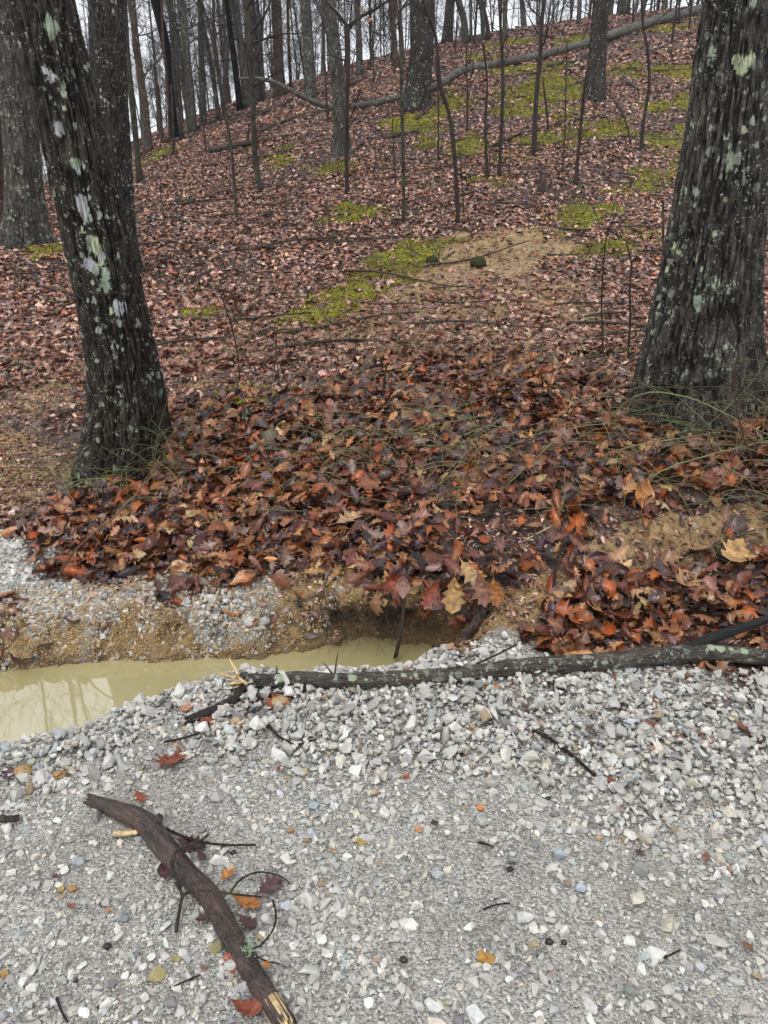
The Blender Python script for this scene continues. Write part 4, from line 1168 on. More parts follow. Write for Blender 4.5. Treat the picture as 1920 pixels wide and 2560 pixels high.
# ---- saplings on the slope
SAP = [  # base, pts, w0, w1, label
 ((593, 552), [(585, 470), (572, 340), (548, 190), (528, 80), (505, 0)], 8, 5, 'whippy sapling crossing the left slope and leaning left, left of the mossy-footed stem'),
 ((655, 480), [(640, 400), (632, 250), (622, 110), (610, 0)], 15, 12, 'mossy crooked young trunk passing in front of the tip of the fallen tree'),
 ((868, 487), [(866, 380), (870, 240), (872, 150), (870, 66)], 10, 10, 'young tree with a wide Y fork high in front of the lichened trunk'),
 ((1009, 555), [(1008, 420), (1004, 230), (1001, 115), (985, 0)], 9, 7, 'straight sapling below the stout dark tree with the mossy foot'),
 ((1146, 562), [(1139, 430), (1128, 300), (1102, 208), (1090, 98), (1064, 30), (1050, -30)], 11, 7, 'curved dark sapling leaning left in the middle of the slope'),
 ((1096, 406), [(1093, 248), (1090, 140)], 5, 3, 'thin whip left of the curved dark sapling'),
 ((1168, 331), [(1168, 230), (1166, 120)], 6, 3, 'short straight whip below the middle of the fallen tree'),
 ((1220, 446), [(1214, 330), (1213, 200), (1205, 100)], 8, 4, 'left one of a pair of close saplings in the middle of the slope'),
 ((1247, 446), [(1252, 300), (1256, 175), (1252, 58), (1248, -20)], 9, 6, 'right one of a pair of close saplings in the middle of the slope'),
 ((1335, 388), [(1340, 260), (1350, 140), (1355, 60), (1360, -20)], 12, 9, 'tall sapling crossing the fallen tree beside the bright moss patch'),
 ((1371, 322), [(1366, 280), (1362, 230), (1356, 190)], 7, 4, 'broken crooked stub on the bright moss patch'),
 ((1440, 464), [(1446, 390), (1458, 250), (1462, 180)], 11, 5, 'dark sapling in front of the left side of the dark upright trunk'),
 ((1602, 378), [(1610, 290), (1619, 210), (1617, 120), (1608, 60), (1606, -20)], 9, 6, 'branching sapling right of the dark upright trunk'),
 ((1406, 432), [(1412, 330), (1416, 180), (1418, 110)], 4, 3, 'fine whip between the bright moss and the dark sapling'),
 ((1679, 112), [(1684, 80), (1690, 30), (1694, -10)], 7, 5, 'small sapling just below the upper end of the fallen tree'),
 ((1578, 370), [(1570, 320), (1552, 270), (1530, 240)], 4, 3, 'arching whip left of the branching sapling'),
 ((1160, 540), [(1152, 440), (1144, 360)], 4, 2, 'fine stem touching the curved dark sapling'),
 ((990, 470), [(984, 360), (980, 250)], 4, 2, 'fine whip left of the straight sapling'),
 ((415, 575), [(405, 500), (403, 440)], 5, 2, 'short reddish stem left of the whippy sapling'),
 ((515, 380), [(506, 300), (494, 220)], 4, 3, 'dark whip at the left of the ridge near the fallen log end'),
 ((433, 385), [(432, 300), (428, 210)], 7, 4, 'thin mossy stem in front of the dark leaning trunk'),
 ((820, 305), [(815, 230), (812, 160)], 6, 3, 'broken stem left of the lichened trunk'),
 ((1352, 480), [(1350, 440), (1352, 410)], 4, 2, 'short dead stem by the stump on the slope'),
 ((1570, 895), [(1573, 800), (1582, 720), (1575, 660), (1560, 610)], 6, 4, 'dark crooked stem at the left foot of the right-hand lichened tree'),
 ((1510, 890), [(1505, 760), (1508, 640), (1515, 570)], 5, 3, 'thin grey stem standing left of the right-hand lichened tree'),
 ((1660, 650), [(1661, 560), (1660, 500)], 7, 6, 'rotten reddish stub beside the left edge of the right-hand lichened tree'),
 ((700, 970), [(696, 890), (692, 830)], 4, 2, 'thin reddish shoot in the bare strip of ground'),
 ((955, 1010), [(962, 960), (968, 910)], 7, 5, 'short grey forked stub on the leaf mound'),
 ((600, 960), [(590, 860), (560, 740), (520, 680)], 4, 2, 'long fine shoot bending left above the leaf mound'),
]
for i, (bs, pts, w0, w1, lb) in enumerate(SAP):
    rr = np.random.default_rng(500 + i)
    line = np.array(spline_px(bs, pts))
    g0 = line[0].copy()
    line = line + np.concatenate([[np.zeros(3)], rr.normal(0, 0.012, (len(line) - 1, 3))])
    line[0][2] -= 0.04
    sp = catmull(line, 6)
    if w1 >= 6 and pts[-1][1] <= 30:
        sp = extend_up(sp, sp[-1][2] - sp[0][2] + 2.5)
    r0, r1 = px_width(w0, g0), px_width(w1, line[-1])
    rad = np.linspace(r0, r1, len(sp)) * (1 + 0.08 * rr.normal(size=len(sp))); rad[0] *= 1.25
    root = empty('sapling' if w0 > 4 else 'woody_shoot', g0, lb, 'sapling' if w0 > 4 else 'shoot')
    V, Q, T_ = tube(sp, rad, 8)
    mt = 'bark_moss' if 'mossy' in lb else ('bark_brown' if 'reddish' in lb else 'twig')
    MB().add(V, Q, T_).build('stem', M[mt], root, g0)
    L = np.linalg.norm(sp[-1] - sp[0])
    nb = 0 if ('stub' in lb) else int(4 + L * 2.2)
    if nb:
        cm = crown_mb(sp, rad, L * 0.3, nb, 0.15 * L ** 0.7, 0.42 * L ** 0.7, rr, depth=1, rfac=0.45, min_r=0.0022 if g0[1] < 14 else 0.0035, up=0.5, kids=(1, 3))
        if 'Y fork' in lb:
            for tgt in ([(845, 35), (822, 12), (805, -15)], [(905, 40), (935, 25), (972, 0), (1000, -25)]):
                q = catmull([sp[-1]] + [P(a, b_, g0[1]) for a, b_ in tgt], 5)
                cm.tube(q, np.linspace(r1 * 0.95, r1 * 0.5, len(q)), 6)
        cm.build('twigs', M['twig'], root, g0)
# ------------------------------------------------------------------ fallen wood
def lie(pts, lift=None, sub=8):
    """points lying on the ground under photo pixels"""
    out = []
    for k, q in enumerate(pts):
        g0 = G(q[0], q[1])
        out.append(g0 + np.array([0, 0, (lift if lift is not None else 0.0) + (q[2] if len(q) > 2 else 0)]))
    return catmull(out, sub)

def wood(name, pts, w0, w1, mat, label, cat, lift=0.3, sides=10, side_twigs=0, sub=8, seed=0, jag=0.02, rough=0.10, part=None, group=None, line=None):
    rr = np.random.default_rng(900 + seed)
    if line is None: line = lie(pts, 0.0, sub)
    r0, r1 = px_width(w0, line[0]), px_width(w1, line[-1])
    rad = np.linspace(r0, r1, len(line))
    line = line.copy(); line[:, 2] += rad * lift * 2
    def disp(TH, S, r):
        return r * (1 + rough * fbm(np.cos(TH) * 1.5 + seed, np.sin(TH) * 1.5, S * 6, oct=3, seed=seed))
    V, Q, T_ = tube(line, rad, sides, disp=disp, jag=jag)
    c = line[len(line) // 2]
    if not side_twigs:
        o = MB().add(V, Q, T_).build(name, M[mat], None, c)
        return tag(o, label, cat, group), line, rad
    root = empty(name, c, label, cat, group)
    MB().add(V, Q, T_).build(part or 'stem', M[mat], root, c)
    for k in range(side_twigs):
        mb = MB()
        i = rr.integers(1, len(line) - 1)
        d = (line[i + 1] - line[i]) if i + 1 < len(line) else line[i] - line[i - 1]
        d = d / np.linalg.norm(d); side = rr.normal(size=3); side[2] = abs(side[2]) * 0.6; side /= np.linalg.norm(side)
        Lb = np.linalg.norm(line[-1] - line[0])
        branch_tubes(mb, line[i], d + side, Lb * rr.uniform(0.12, 0.3), rad[i] * 0.4, 1, rr, 0.002, (1, 3))
        mb.build('twig', M['twig'], root, c)
    return root, line, rad

# the long fallen tree up the slope
FT = [(1765, 20, 27), (1640, 52, 27), (1562, 76, 26), (1450, 112, 24), (1342, 140, 23), (1240, 160, 22), (1157, 176, 22), (1088, 215, 21), (983, 248, 20), (879, 267, 19), (810, 264, 17), (741, 233, 16), (683, 205, 13), (640, 196, 11), (599, 197, 8)]
fp, fr_ = [], []
for k, (a, b_, w_) in enumerate(FT):
    if k <= 9:
        g0 = G(a, b_ + w_ * 0.5); yy_ = g0[1]; ylast = yy_
    else: yy_ = ylast - 0.15 * (k - 9)
    q = P(a, b_, yy_); fp.append(q); fr_.append(px_width(w_ * 0.82, q))
fl_ = catmull(fp, 8); frr = np.interp(np.linspace(0, 1, len(fl_)), np.linspace(0, 1, len(fr_)), fr_)
c0 = fp[8]
root = empty('fallen_tree', c0, 'long pale fallen tree lying across the upper slope, its curved tip raised off the ground', 'fallen tree')
V, Q, T_ = tube(fl_, frr, 16, disp=lambda TH, S, r: r * (1 + 0.08 * fbm(np.cos(TH) * 1.5, np.sin(TH) * 1.5, S * 3, oct=3, seed=2)), jag=0.05)
MB().add(V, Q, T_).build('trunk', M['fallen'], root, c0)
rr = np.random.default_rng(5)
for (a, b_, dx, dz) in [(741, 233, 25, -14), (1157, 176, 30, -50), (625, 196, -14, 8), (1240, 160, -40, -40), (983, 248, -30, 10), (1450, 112, 40, -60)]:
    k = int(np.argmin([abs(f[0] - a) for f in FT])); q = fp[k]
    mb = MB(); t = P(a + dx, b_ + dz, q[1]); branch_tubes(mb, q, t - q, np.linalg.norm(t - q) * 1.6, 0.02, 1, rr, 0.005, (1, 3))
    mb.build('branch', M['twig'], root, c0)

LOGS = [
 ([(524, 385), (590, 372), (650, 358), (716, 345)], 17, 9, 'rot_wood', 'dark rotting log low on the left slope below the ridge'),
 ([(640, 400), (690, 392), (740, 372)], 10, 5, 'rot_wood', 'short dark log just right of the mossy young trunk'),
 ([(648, 335), (700, 312), (760, 290), (827, 279)], 9, 7, 'rot_wood', 'brown log running up towards the lichened trunk below the fallen tree'),
 ([(560, 305), (640, 290), (700, 268), (735, 245)], 6, 5, 'rot_wood', 'thin log along the ridge edge under the curved limb'),
 ([(470, 330), (540, 305), (600, 288), (690, 276)], 7, 5, 'rot_wood', 'slim log along the ridge left of the brown smooth trunk'),
 ([(330, 566), (380, 554), (428, 545), (470, 560), (500, 570)], 9, 6, 'bark_grey', 'crooked grey branch on leaves just right of the dark trunk'),
 ([(402, 520), (470, 505), (540, 490), (600, 476)], 6, 4, 'rot_wood', 'long thin branch on leaves left of the mossy young trunk foot'),
 ([(680, 470), (760, 452), (840, 455)], 5, 4, 'rot_wood', 'straight stick left of the forked young tree foot'),
 ([(1368, 172), (1420, 160), (1480, 148)], 9, 5, 'rot_wood', 'dark log between the fallen tree and the dark upright trunk'),
 ([(1220, 375), (1290, 345), (1345, 328)], 10, 6, 'rot_wood', 'dark log below the bright moss patch'),
 ([(1375, 322), (1430, 303), (1490, 297), (1545, 299)], 6, 4, 'rot_wood', 'long stick below the foot of the dark upright trunk'),
 ([(1520, 308), (1550, 299)], 6, 5, 'pale_log', 'short pale broken stick by the end of the long stick'),
 ([(1036, 305), (1062, 285), (1086, 260)], 9, 6, 'rot_wood', 'leaning brown branch at the foot of the stout dark tree'),
 ([(960, 350), (1010, 338), (1060, 328)], 9, 5, 'rot_wood', 'dark log in the moss left of the pair of saplings'),
 ([(1020, 400), (1060, 398), (1100, 402)], 5, 3, 'rot_wood', 'thin stick on leaves right of the straight sapling'),
 ([(1370, 500), (1430, 495), (1490, 500)], 7, 4, 'rot_wood', 'dark stick above the lower right moss patch'),
 ([(1475, 678), (1530, 662), (1590, 645), (1655, 622)], 9, 6, 'bark_grey', 'long grey branch reaching the left side of the right-hand lichened tree'),
 ([(1370, 640), (1450, 640), (1560, 625), (1650, 600)], 5, 3, 'rot_wood', 'thin branch just above the long grey branch left of the lichened tree'),
 ([(858, 647), (910, 638), (962, 632), (1014, 620)], 7, 4, 'rot_wood', 'dark stick along the top of the big moss patch'),
 ([(1062, 672), (1100, 655), (1135, 632)], 6, 4, 'bark_grey', 'grey stick between the clay lump and the big moss patch'),
 ([(745, 668), (775, 690), (812, 708)], 9, 4, 'rot_wood', 'dark broken stick on the leaves left of the big moss patch'),
 ([(640, 658), (700, 662), (740, 658)], 4, 3, 'rot_wood', 'thin brown stick left of the dark broken stick'),
 ([(417, 1083), (490, 1066), (570, 1055), (636, 1045), (700, 1035), (793, 1013)], 10, 5, 'bark_grey', 'long grey-green branch on leaves right of the leaning tree foot'),
 ([(140, 1045), (190, 1030), (250, 1020)], 9, 5, 'bark_grey', 'grey branch behind the left side of the leaning tree'),
 ([(60, 1224), (120, 1210), (190, 1195)], 7, 4, 'rot_wood', 'dark stick on the bare soil left of the leaning tree foot'),
 ([(1666, 1130), (1730, 1108), (1770, 1092), (1840, 1068), (1915, 1055)], 17, 11, 'bark_grey', 'thick grey branch half buried in leaves below the right-hand lichened tree'),
 ([(1678, 1196), (1735, 1178), (1830, 1172), (1915, 1172)], 10, 7, 'rot_wood', 'black wet branch along the top of the right clay bank'),
 ([(1620, 1435), (1650, 1424), (1700, 1402), (1740, 1386), (1802, 1364)], 12, 9, 'rot_wood', 'dark branch lying across the clay and leaves of the right bank'),
 ([(930, 1240), (990, 1215), (1060, 1195)], 7, 4, 'rot_wood', 'short dark stick in the middle of the leaf mound'),
 ([(1140, 1305), (1165, 1300), (1185, 1299)], 9, 7, 'pale_log', 'short pale twig at the edge of the dark soil hollow'),
 ([(1310, 1356), (1340, 1338), (1380, 1318)], 5, 4, 'raw_wood', 'yellow broken twig beside the dark soil hollow'),
 ([(1860, 410), (1890, 425), (1915, 430)], 6, 4, 'rot_wood', 'stick at the right edge behind the right-hand lichened tree'),
 ([(1880, 795), (1900, 800), (1918, 800)], 14, 12, 'bark_grey', 'log end at the right edge behind the right-hand lichened tree'),
 ([(1560, 200), (1620, 240), (1680, 262)], 5, 4, 'bark_grey', 'grey stick right of the foot of the dark upright trunk'),
 ([(1000, 180), (1060, 175), (1130, 150), (1250, 120)], 4, 3, 'rot_wood', 'long thin branch on leaves above the fallen tree'),
 ([(1290, 70), (1340, 82), (1385, 100)], 6, 5, 'rot_wood', 'curved branch on the crest above the fallen tree'),
]
for i, (pts, w0, w1, mt, lb) in enumerate(LOGS):
    n = 'fallen_log' if ('log' in lb and 'log end' not in lb and w0 > 8) else 'fallen_branch'
    wood(n, pts, w0, w1, mt, lb, 'log' if n == 'fallen_log' else 'branch', lift=0.45, seed=i, side_twigs=0 if w0 < 6 or i in (11, 28, 29, 30) else 3, sub=6, sides=8)

# many small sticks: each its own, all alike
rr = np.random.default_rng(61)
stk = []
for k in range(5):
    pts = [np.array([t - 0.5, 0.05 * math.sin(3 * t + k), 0.02 * math.sin(5 * t + k)]) for t in np.linspace(0, 1, 6)]
    mb = MB(); mb.tube(pts, np.linspace(0.011, 0.005, 6), 5)
    if k % 2: branch_tubes(mb, pts[3], (0.6, 0.6, 0.1), 0.35, 0.005, 1, rr, 0.002, (1, 2))
    stk.append(mb.build('stick', M['rot_wood'], None))
for i in range(150):
    y = 6.5 + 24 * rr.random() ** 1.2; x = rr.uniform(-0.5, 0.5) * y
    o = stk[i] if i < 5 else stk[i % 5].copy()
    if i >= 5: COL.objects.link(o)
    s = rr.uniform(0.5, 1.8)
    a = rr.uniform(-0.6, 0.6) + (0.25 if x < 0 else 0.15)
    dx, dy = math.cos(a) * s / 2, math.sin(a) * s / 2
    z0, z1 = float(H(x - dx, y - dy)), float(H(x + dx, y + dy))
    o.location = (x, y, (z0 + z1) / 2 + 0.045)
    o.rotation_euler = (0, -math.atan2(z1 - z0, s), a)
    o.scale = (s, max(s, 1.0), max(s, 1.0))
    tag(o, 'small dead stick lying on the leaf litter of the slope', 'stick', 'small dead sticks scattered over the slope')

# ---- the long limb lying along the edge of the gravel
LB = [(612, 1700, 40), (680, 1700, 40), (760, 1695, 42), (860, 1700, 45), (960, 1695, 46), (1060, 1690, 44), (1180, 1680, 44), (1300, 1664, 46), (1400, 1657, 47), (1520, 1648, 48), (1640, 1636, 50), (1740, 1628, 50), (1820, 1632, 48), (1925, 1640, 46), (2050, 1640, 40)]
pl, rl = [], []
for a, b_, w_ in LB:
    q = at_z(a, b_ + w_ * 0.25, 0.03); pl.append((q[0], q[1], 0.045)); rl.append(px_width(w_ * 0.86, (q[0], q[1], 0.04)))
ll = catmull(pl, 10); rlr = np.interp(np.linspace(0, 1, len(ll)), np.linspace(0, 1, len(rl)), rl)
c0 = ll[len(ll) // 2]
root = empty('fallen_limb', c0, 'long black lichen-spotted limb lying along the edge of the gravel and over the puddle end', 'branch')
def dlimb(TH, S, r):
    return r * (1 + 0.16 * fbm(np.cos(TH) * 2.4, np.sin(TH) * 2.4, S * 11, oct=5, seed=14, gain=0.65) + 0.18 * np.exp(-((S - 0.42) / 0.012) ** 2) + 0.12 * np.exp(-((S - 0.93) / 0.02) ** 2))
fine_s = np.linspace(0, 1, 260)
ss_ = np.linspace(0, 1, len(ll)); lf_ = np.stack([np.interp(fine_s, ss_, ll[:, j]) for j in range(3)], -1); rf_ = np.interp(fine_s, ss_, rlr)
V, Q, T_ = tube(lf_, rf_, 40, disp=dlimb, jag=0.03)
col = np.zeros((len(V), 4), np.float32)
for (a, b_, r_) in [(700, 1692, 14), (720, 1700, 8), (880, 1692, 13), (915, 1698, 8), (1010, 1688, 9), (1040, 1686, 8), (1100, 1690, 7), (1320, 1675, 9), (1341, 1676, 10), (1375, 1678, 8), (1455, 1656, 13), (1700, 1636, 8), (1775, 1618, 14), (1800, 1622, 12), (1830, 1625, 9), (1860, 1628, 12), (650, 1700, 6), (1200, 1680, 6), (1560, 1646, 6), (1620, 1640, 5)]:
    q = P(a, b_, at_z(a, b_, 0.07)[1]); dd = np.linalg.norm(V - q, axis=1) / (r_ / FPX * 2.7)
    f = dd + 0.5 * fbm(V[:, 0] * 60, V[:, 1] * 60, V[:, 2] * 60, oct=3, seed=5)
    a_ = smooth((1 - f) / 0.3) * 0.95; up_ = a_ > col[:, 3]
    col[up_] = np.concatenate([np.tile([0.36, 0.42, 0.28], (up_.sum(), 1)), a_[up_][:, None]], 1)
M['limb'] = bark_mat('limb', (0.010, 0.008, 0.007), (0.11, 0.086, 0.064), lichen=0.6, lichcol=(0.15, 0.15, 0.08), speck=1.5, scale=2, rough=0.38, attr=True, ax=0.03)
MB().add(V, Q, T_).build('stem', M['limb'], root, c0, attrs={'lich': col})
fk = [P(1715, 1628, pl[11][1]), P(1760, 1605, pl[11][1] + 0.03), P(1800, 1588, pl[11][1] + 0.06), P(1860, 1568, pl[11][1] + 0.09), P(1930, 1545, pl[11][1] + 0.12), P(2010, 1525, pl[11][1] + 0.15)]
V, Q, T_ = tube(catmull(fk, 8), np.linspace(px_width(34, fk[0]), px_width(16, fk[-1]), 41), 14, disp=lambda TH, S, r: r * (1 + 0.08 * fbm(np.cos(TH) * 2, np.sin(TH) * 2, S * 9, oct=3, seed=4)))
MB().add(V, Q, T_).build('fork', M['limb'], root, c0)
for a, b_, dx, dy in [(836, 1684, 16, -46), (832, 1686, -30, -16), (690, 1685, -2, -22), (640, 1705, -40, 16), (1385, 1700, -8, 40), (1150, 1672, -12, -8), (905, 1680, 8, -8)]:
    q = P(a, b_, at_z(a, b_, 0.06)[1]); t = P(a + dx, b_ + dy, q[1] - 0.02)
    mb = MB(); branch_tubes(mb, q, t - q, np.linalg.norm(t - q), 0.004, 0, rr, 0.002)
    mb.build('twig', M['twig'], root, c0)
# torn yellow root plate at the limb's end
mb = MB(); e0 = np.array(pl[0])
for k in range(16):
    d = np.array([-1, rr.uniform(-0.9, 0.6), rr.uniform(-0.7, 0.9)]); branch_tubes(mb, e0 + rr.normal(0, 0.012, 3), d, rr.uniform(0.03, 0.08), 0.009, 0, rr, 0.003)
mb.build('torn_end', M['raw_wood'], root, c0)

# ---- thick broken branch stub under the limb, by the puddle
wood('fallen_branch', [(480, 1815), (540, 1790), (590, 1760), (613, 1715)], 24, 24, 'wet_log', 'muddy dark branch half buried in stones at the end of the puddle', 'branch', lift=0.6, seed=55, sides=14, jag=0.03)
wood('fallen_branch', [(620, 1760), (670, 1748), (720, 1742), (760, 1728)], 16, 14, 'rot_wood', 'short brown branch tucked under the end of the black limb', 'branch', lift=0.4, seed=56, sides=10)
q0, q1 = P(1222, 1480, 2.70), P(1150, 1618, 2.60)
ln = catmull([q0, (q0 + q1) / 2 + np.array([0.012, -0.01, 0.01]), q1], 8)
wood('leaning_branch', None, 27, 20, 'rot_wood', 'dark stick propped in the hollow of the bank beside the hanging leaves', 'branch', lift=0, seed=57, sides=12, line=ln)

# ---- the broken log in the foreground
FL = [(229, 1984, 34), (289, 2012, 54), (359, 2047, 70), (405, 2103, 70), (463, 2170, 66), (521, 2228, 68), (562, 2300, 66), (600, 2370, 64), (647, 2445, 66), (702, 2532, 70)]
pl, rl = [], []
for a, b_, w_ in FL:
    q = at_z(a, b_, 0.045); r_ = px_width(w_ * 0.8, (q[0], q[1], 0.04)); pl.append((q[0], q[1], r_ * 0.95 + 0.004)); rl.append(r_)
ll = catmull(pl, 22); rlr = np.interp(np.linspace(0, 1, len(ll)), np.linspace(0, 1, len(rl)), rl)
c0 = ll[len(ll) // 2]
root = empty('broken_log', c0, 'wet dark brown broken log with a split pale end lying on the gravel', 'log')
def dlog(TH, S, r):
    k = 1 + 0.06 * fbm(np.cos(TH) * 1.5, np.sin(TH) * 1.5, S * 7, oct=3, seed=33) + 0.075 * fbm(np.cos(TH) * 8, np.sin(TH) * 8, S * 14, oct=4, seed=34, gain=0.7)
    k = k + 0.35 * np.exp(-((S - 0.19) / 0.03) ** 2) * np.clip(np.cos(TH - 5.2), 0, 1) ** 3
    return r * k
V, Q, T_ = tube(ll, rlr, 110, disp=dlog, jag=0.03)
M['flog'] = bark_mat('flog', (0.010, 0.007, 0.006), (0.080, 0.055, 0.045), lichen=0.0, scale=3, rough=0.22, ridge=0.6, ax=-0.79)
def add_streaks(m):
    nt = m.node_tree; b = nt.nodes['Principled BSDF']
    tc = N(nt, 'ShaderNodeTexCoord')
    vo = N(nt, 'ShaderNodeTexVoronoi', i_Scale=75.0); vo.feature = 'DISTANCE_TO_EDGE'; nt.links.new(tc.outputs['Object'], vo.inputs['Vector'])
    src = b.inputs['Base Color'].links[0].from_socket
    m2 = ramp(nt, noise(nt, tc.outputs['Object'], 9, 4, 0.65), [(0.50, 0.0), (0.60, 0.55)])
    pk = mix(nt, m2, src, (0.070, 0.034, 0.028))
    ed = math_(nt, 'MULTIPLY', ramp(nt, vo.outputs['Distance'], [(0.0, 0.7), (0.10, 0.0)]), m2)
    pk = mix(nt, ed, pk, (0.22, 0.13, 0.10))
    gm_ = ramp(nt, noise(nt, tc.outputs['Object'], 14, 3, 0.6), [(0.60, 0.0), (0.68, 0.6)])
    pk = mix(nt, gm_, pk, (0.035, 0.04, 0.018))
    nt.links.new(pk, b.inputs['Base Color'])
add_streaks(M['flog'])
MB().add(V, Q, T_).build('stem', M['flog'], root, c0)
# split pale end
mb = MB(); dE = ll[-1] - ll[-4]; dE /= np.linalg.norm(dE); sE = np.cross(dE, [0, 0, 1]); sE /= np.linalg.norm(sE); uE = np.cross(sE, dE)
for k in range(70):
    a = rr.uniform(0, 6.28); rad_ = rlr[-1] * math.sqrt(rr.random()) * 0.86
    p0 = ll[-1] - dE * 0.045 + sE * math.cos(a) * rad_ + uE * math.sin(a) * rad_
    L_ = 0.05 + 0.03 * rr.random() + (0.015 if math.cos(a) > 0 else -0.005)
    mb.tube([p0, p0 + dE * L_ * 0.6, p0 + dE * L_ + sE * rr.normal(0, 0.002)], [0.0055, 0.005, 0.0025], 5)
mb.build('split_end', M['raw_wood'], root, c0)
# knot
mb = MB(); k_ = ll[int(len(ll) * 0.27)]
mb.tube([k_, k_ + np.array([0.014, 0.010, 0.024]), k_ + np.array([0.020, 0.016, 0.034])], [0.020, 0.013, 0.009], 12, jag=0.006)
mb.build('knot', M['flog'], root, c0)
# green lichen tuft
mb = MB(); k_ = P(622, 2372, at_z(622, 2372, 0.07)[1])
for k in range(60):
    p0 = k_ + rr.normal(0, 0.006, 3) * np.array([0.8, 1.6, 0.4]); mb.tube([p0, p0 + rr.normal(0, 0.004, 3) + np.array([0.001, 0, 0.002])], [0.0012, 0.0008], 4)
M['lichen'] = simple('lichen', (0.27, 0.36, 0.22), 0.8, 0.3, 200, 0)
mb.build('lichen_tuft', M['lichen'], root, c0)

def px_tube(name, pts, w0, w1, mat, label, cat, z=0.02, sub=8, extra=None, sides=8):
    """thin thing lying near the gravel: pts (px, py[, height])"""
    q = []
    for p_ in pts:
        h_ = p_[2] if len(p_) > 2 else z
        s_ = at_z(p_[0], p_[1], h_); hh_ = float(H(s_[0], s_[1])) + h_
        s_ = at_z(p_[0], p_[1], hh_); q.append((s_[0], s_[1], hh_))
    ln = catmull(q, sub); c = ln[len(ln) // 2]
    rd = np.linspace(px_width(w0, ln[0]), px_width(w1, ln[-1]), len(ln)) * (1 + 0.1 * rr.normal(size=len(ln)))
    mb = MB(); mb.tube(ln, rd, sides)
    for e in (extra or []):
        q2 = []
        for p_ in e[0]:
            s_ = at_z(p_[0], p_[1], p_[2]); q2.append((s_[0], s_[1], p_[2]))
        l2 = catmull(q2, sub); mb.tube(l2, np.linspace(px_width(e[1], l2[0]), px_width(e[2], l2[-1]), len(l2)), sides)
    o = mb.build(name, M[mat], None, c)
    return tag(o, label, cat)
px_tube('twig', [(440, 2328, .012), (448, 2280, .02), (458, 2240, .04), (485, 2228, .075), (530, 2226, .078), (590, 2236, .05), (655, 2242, .02)], 10, 4, 'bark_moss', 'forked lichened twig lying over the middle of the broken log', 'twig',
        extra=[([(575, 2232, .06), (595, 2205, .05), (620, 2188, .04), (655, 2180, .03), (700, 2190, .02), (725, 2208, .01)], 7, 3), ([(458, 2244, .035), (452, 2228, .05), (438, 2205, .07)], 9, 7)])
px_tube('twig', [(450, 2222, .05), (440, 2195, .075), (430, 2165, .09), (440, 2130, .085), (475, 2112, .05), (505, 2100, .03), (520, 2086, .02)], 10, 6, 'bark_moss', 'curled pale twig hooked over the upper part of the broken log', 'twig')
px_tube('twig', [(416, 2072, .03), (450, 2088, .03), (500, 2104, .025), (560, 2112, .02), (640, 2112, .015)], 8, 5, 'twig', 'straight dark twig pointing right from the upper part of the broken log', 'twig')
px_tube('twig', [(682, 2250, .02), (690, 2290, .03), (682, 2325, .03), (655, 2360, .02), (630, 2372, .02)], 6, 4, 'twig', 'thin bow-shaped twig right of the lower part of the broken log', 'twig')
px_tube('twig', [(600, 2340, .03), (625, 2380, .03), (660, 2400, .02), (700, 2410, .012)], 5, 3, 'twig', 'fine dark twig beside the green lichen tuft', 'twig')
px_tube('twig', [(671, 1812, .02), (690, 1835, .02), (712, 1850, .02), (740, 1863, .02), (775, 1852, .02), (822, 1850, .015)], 7, 4, 'twig', 'crooked dark twig on the gravel right of the tan rock', 'twig', extra=[([(712, 1850, .02), (735, 1842, .02), (760, 1846, .02)], 4, 3)])
px_tube('twig', [(1332, 1828, .02), (1355, 1836, .025), (1400, 1865, .02), (1450, 1905, .02), (1488, 1940, .015)], 9, 8, 'twig', 'straight black stick slanting across the gravel right of the middle', 'twig')
px_tube('twig', [(410, 1855, .02), (460, 1845, .02), (510, 1828, .02)], 6, 5, 'twig', 'dark twig on gravel just below the puddle corner', 'twig')
px_tube('twig', [(0, 2046, .015), (25, 2047, .02), (48, 2044, .015)], 18, 16, 'rot_wood', 'short dark bark-covered piece at the left edge of the gravel', 'twig')
px_tube('twig', [(285, 2085, .015), (315, 2083, .02), (345, 2080, .02)], 14, 12, 'raw_wood', 'short tan wood piece tucked beside the upper end of the broken log', 'twig')
px_tube('twig', [(1207, 2274, .01), (1240, 2262, .012), (1275, 2258, .01)], 5, 4, 'twig', 'short brown twig on fine grit in the middle of the track', 'twig')
px_tube('twig', [(142, 2495, .01), (155, 2530, .015), (170, 2556, .01)], 7, 5, 'twig', 'dark twig at the lower left corner', 'twig')
px_tube('twig', [(1196, 2105, .01), (1215, 2110, .014), (1235, 2118, .01)], 6, 4, 'twig', 'tiny dark twig above the dark grey cube-like stone', 'twig')
px_tube('twig', [(1660, 2395, .01), (1700, 2375, .012)], 5, 4, 'twig', 'tiny dark twig on grit in the lower right', 'twig')
px_tube('twig', [(425, 2470, .01), (465, 2452, .012), (500, 2438, .01)], 5, 4, 'twig', 'thin twig on gravel left of the lower part of the broken log', 'twig')
px_tube('twig', [(1190, 1660, .05), (1235, 1640, .07), (1290, 1612, .08)], 6, 4, 'twig', 'dark twig standing over the stones just above the black limb', 'twig')
px_tube('twig', [(1840, 1720, .015), (1860, 1745, .02), (1880, 1770, .02)], 6, 4, 'twig', 'thin black twig on gravel at the right, below the limb', 'twig')
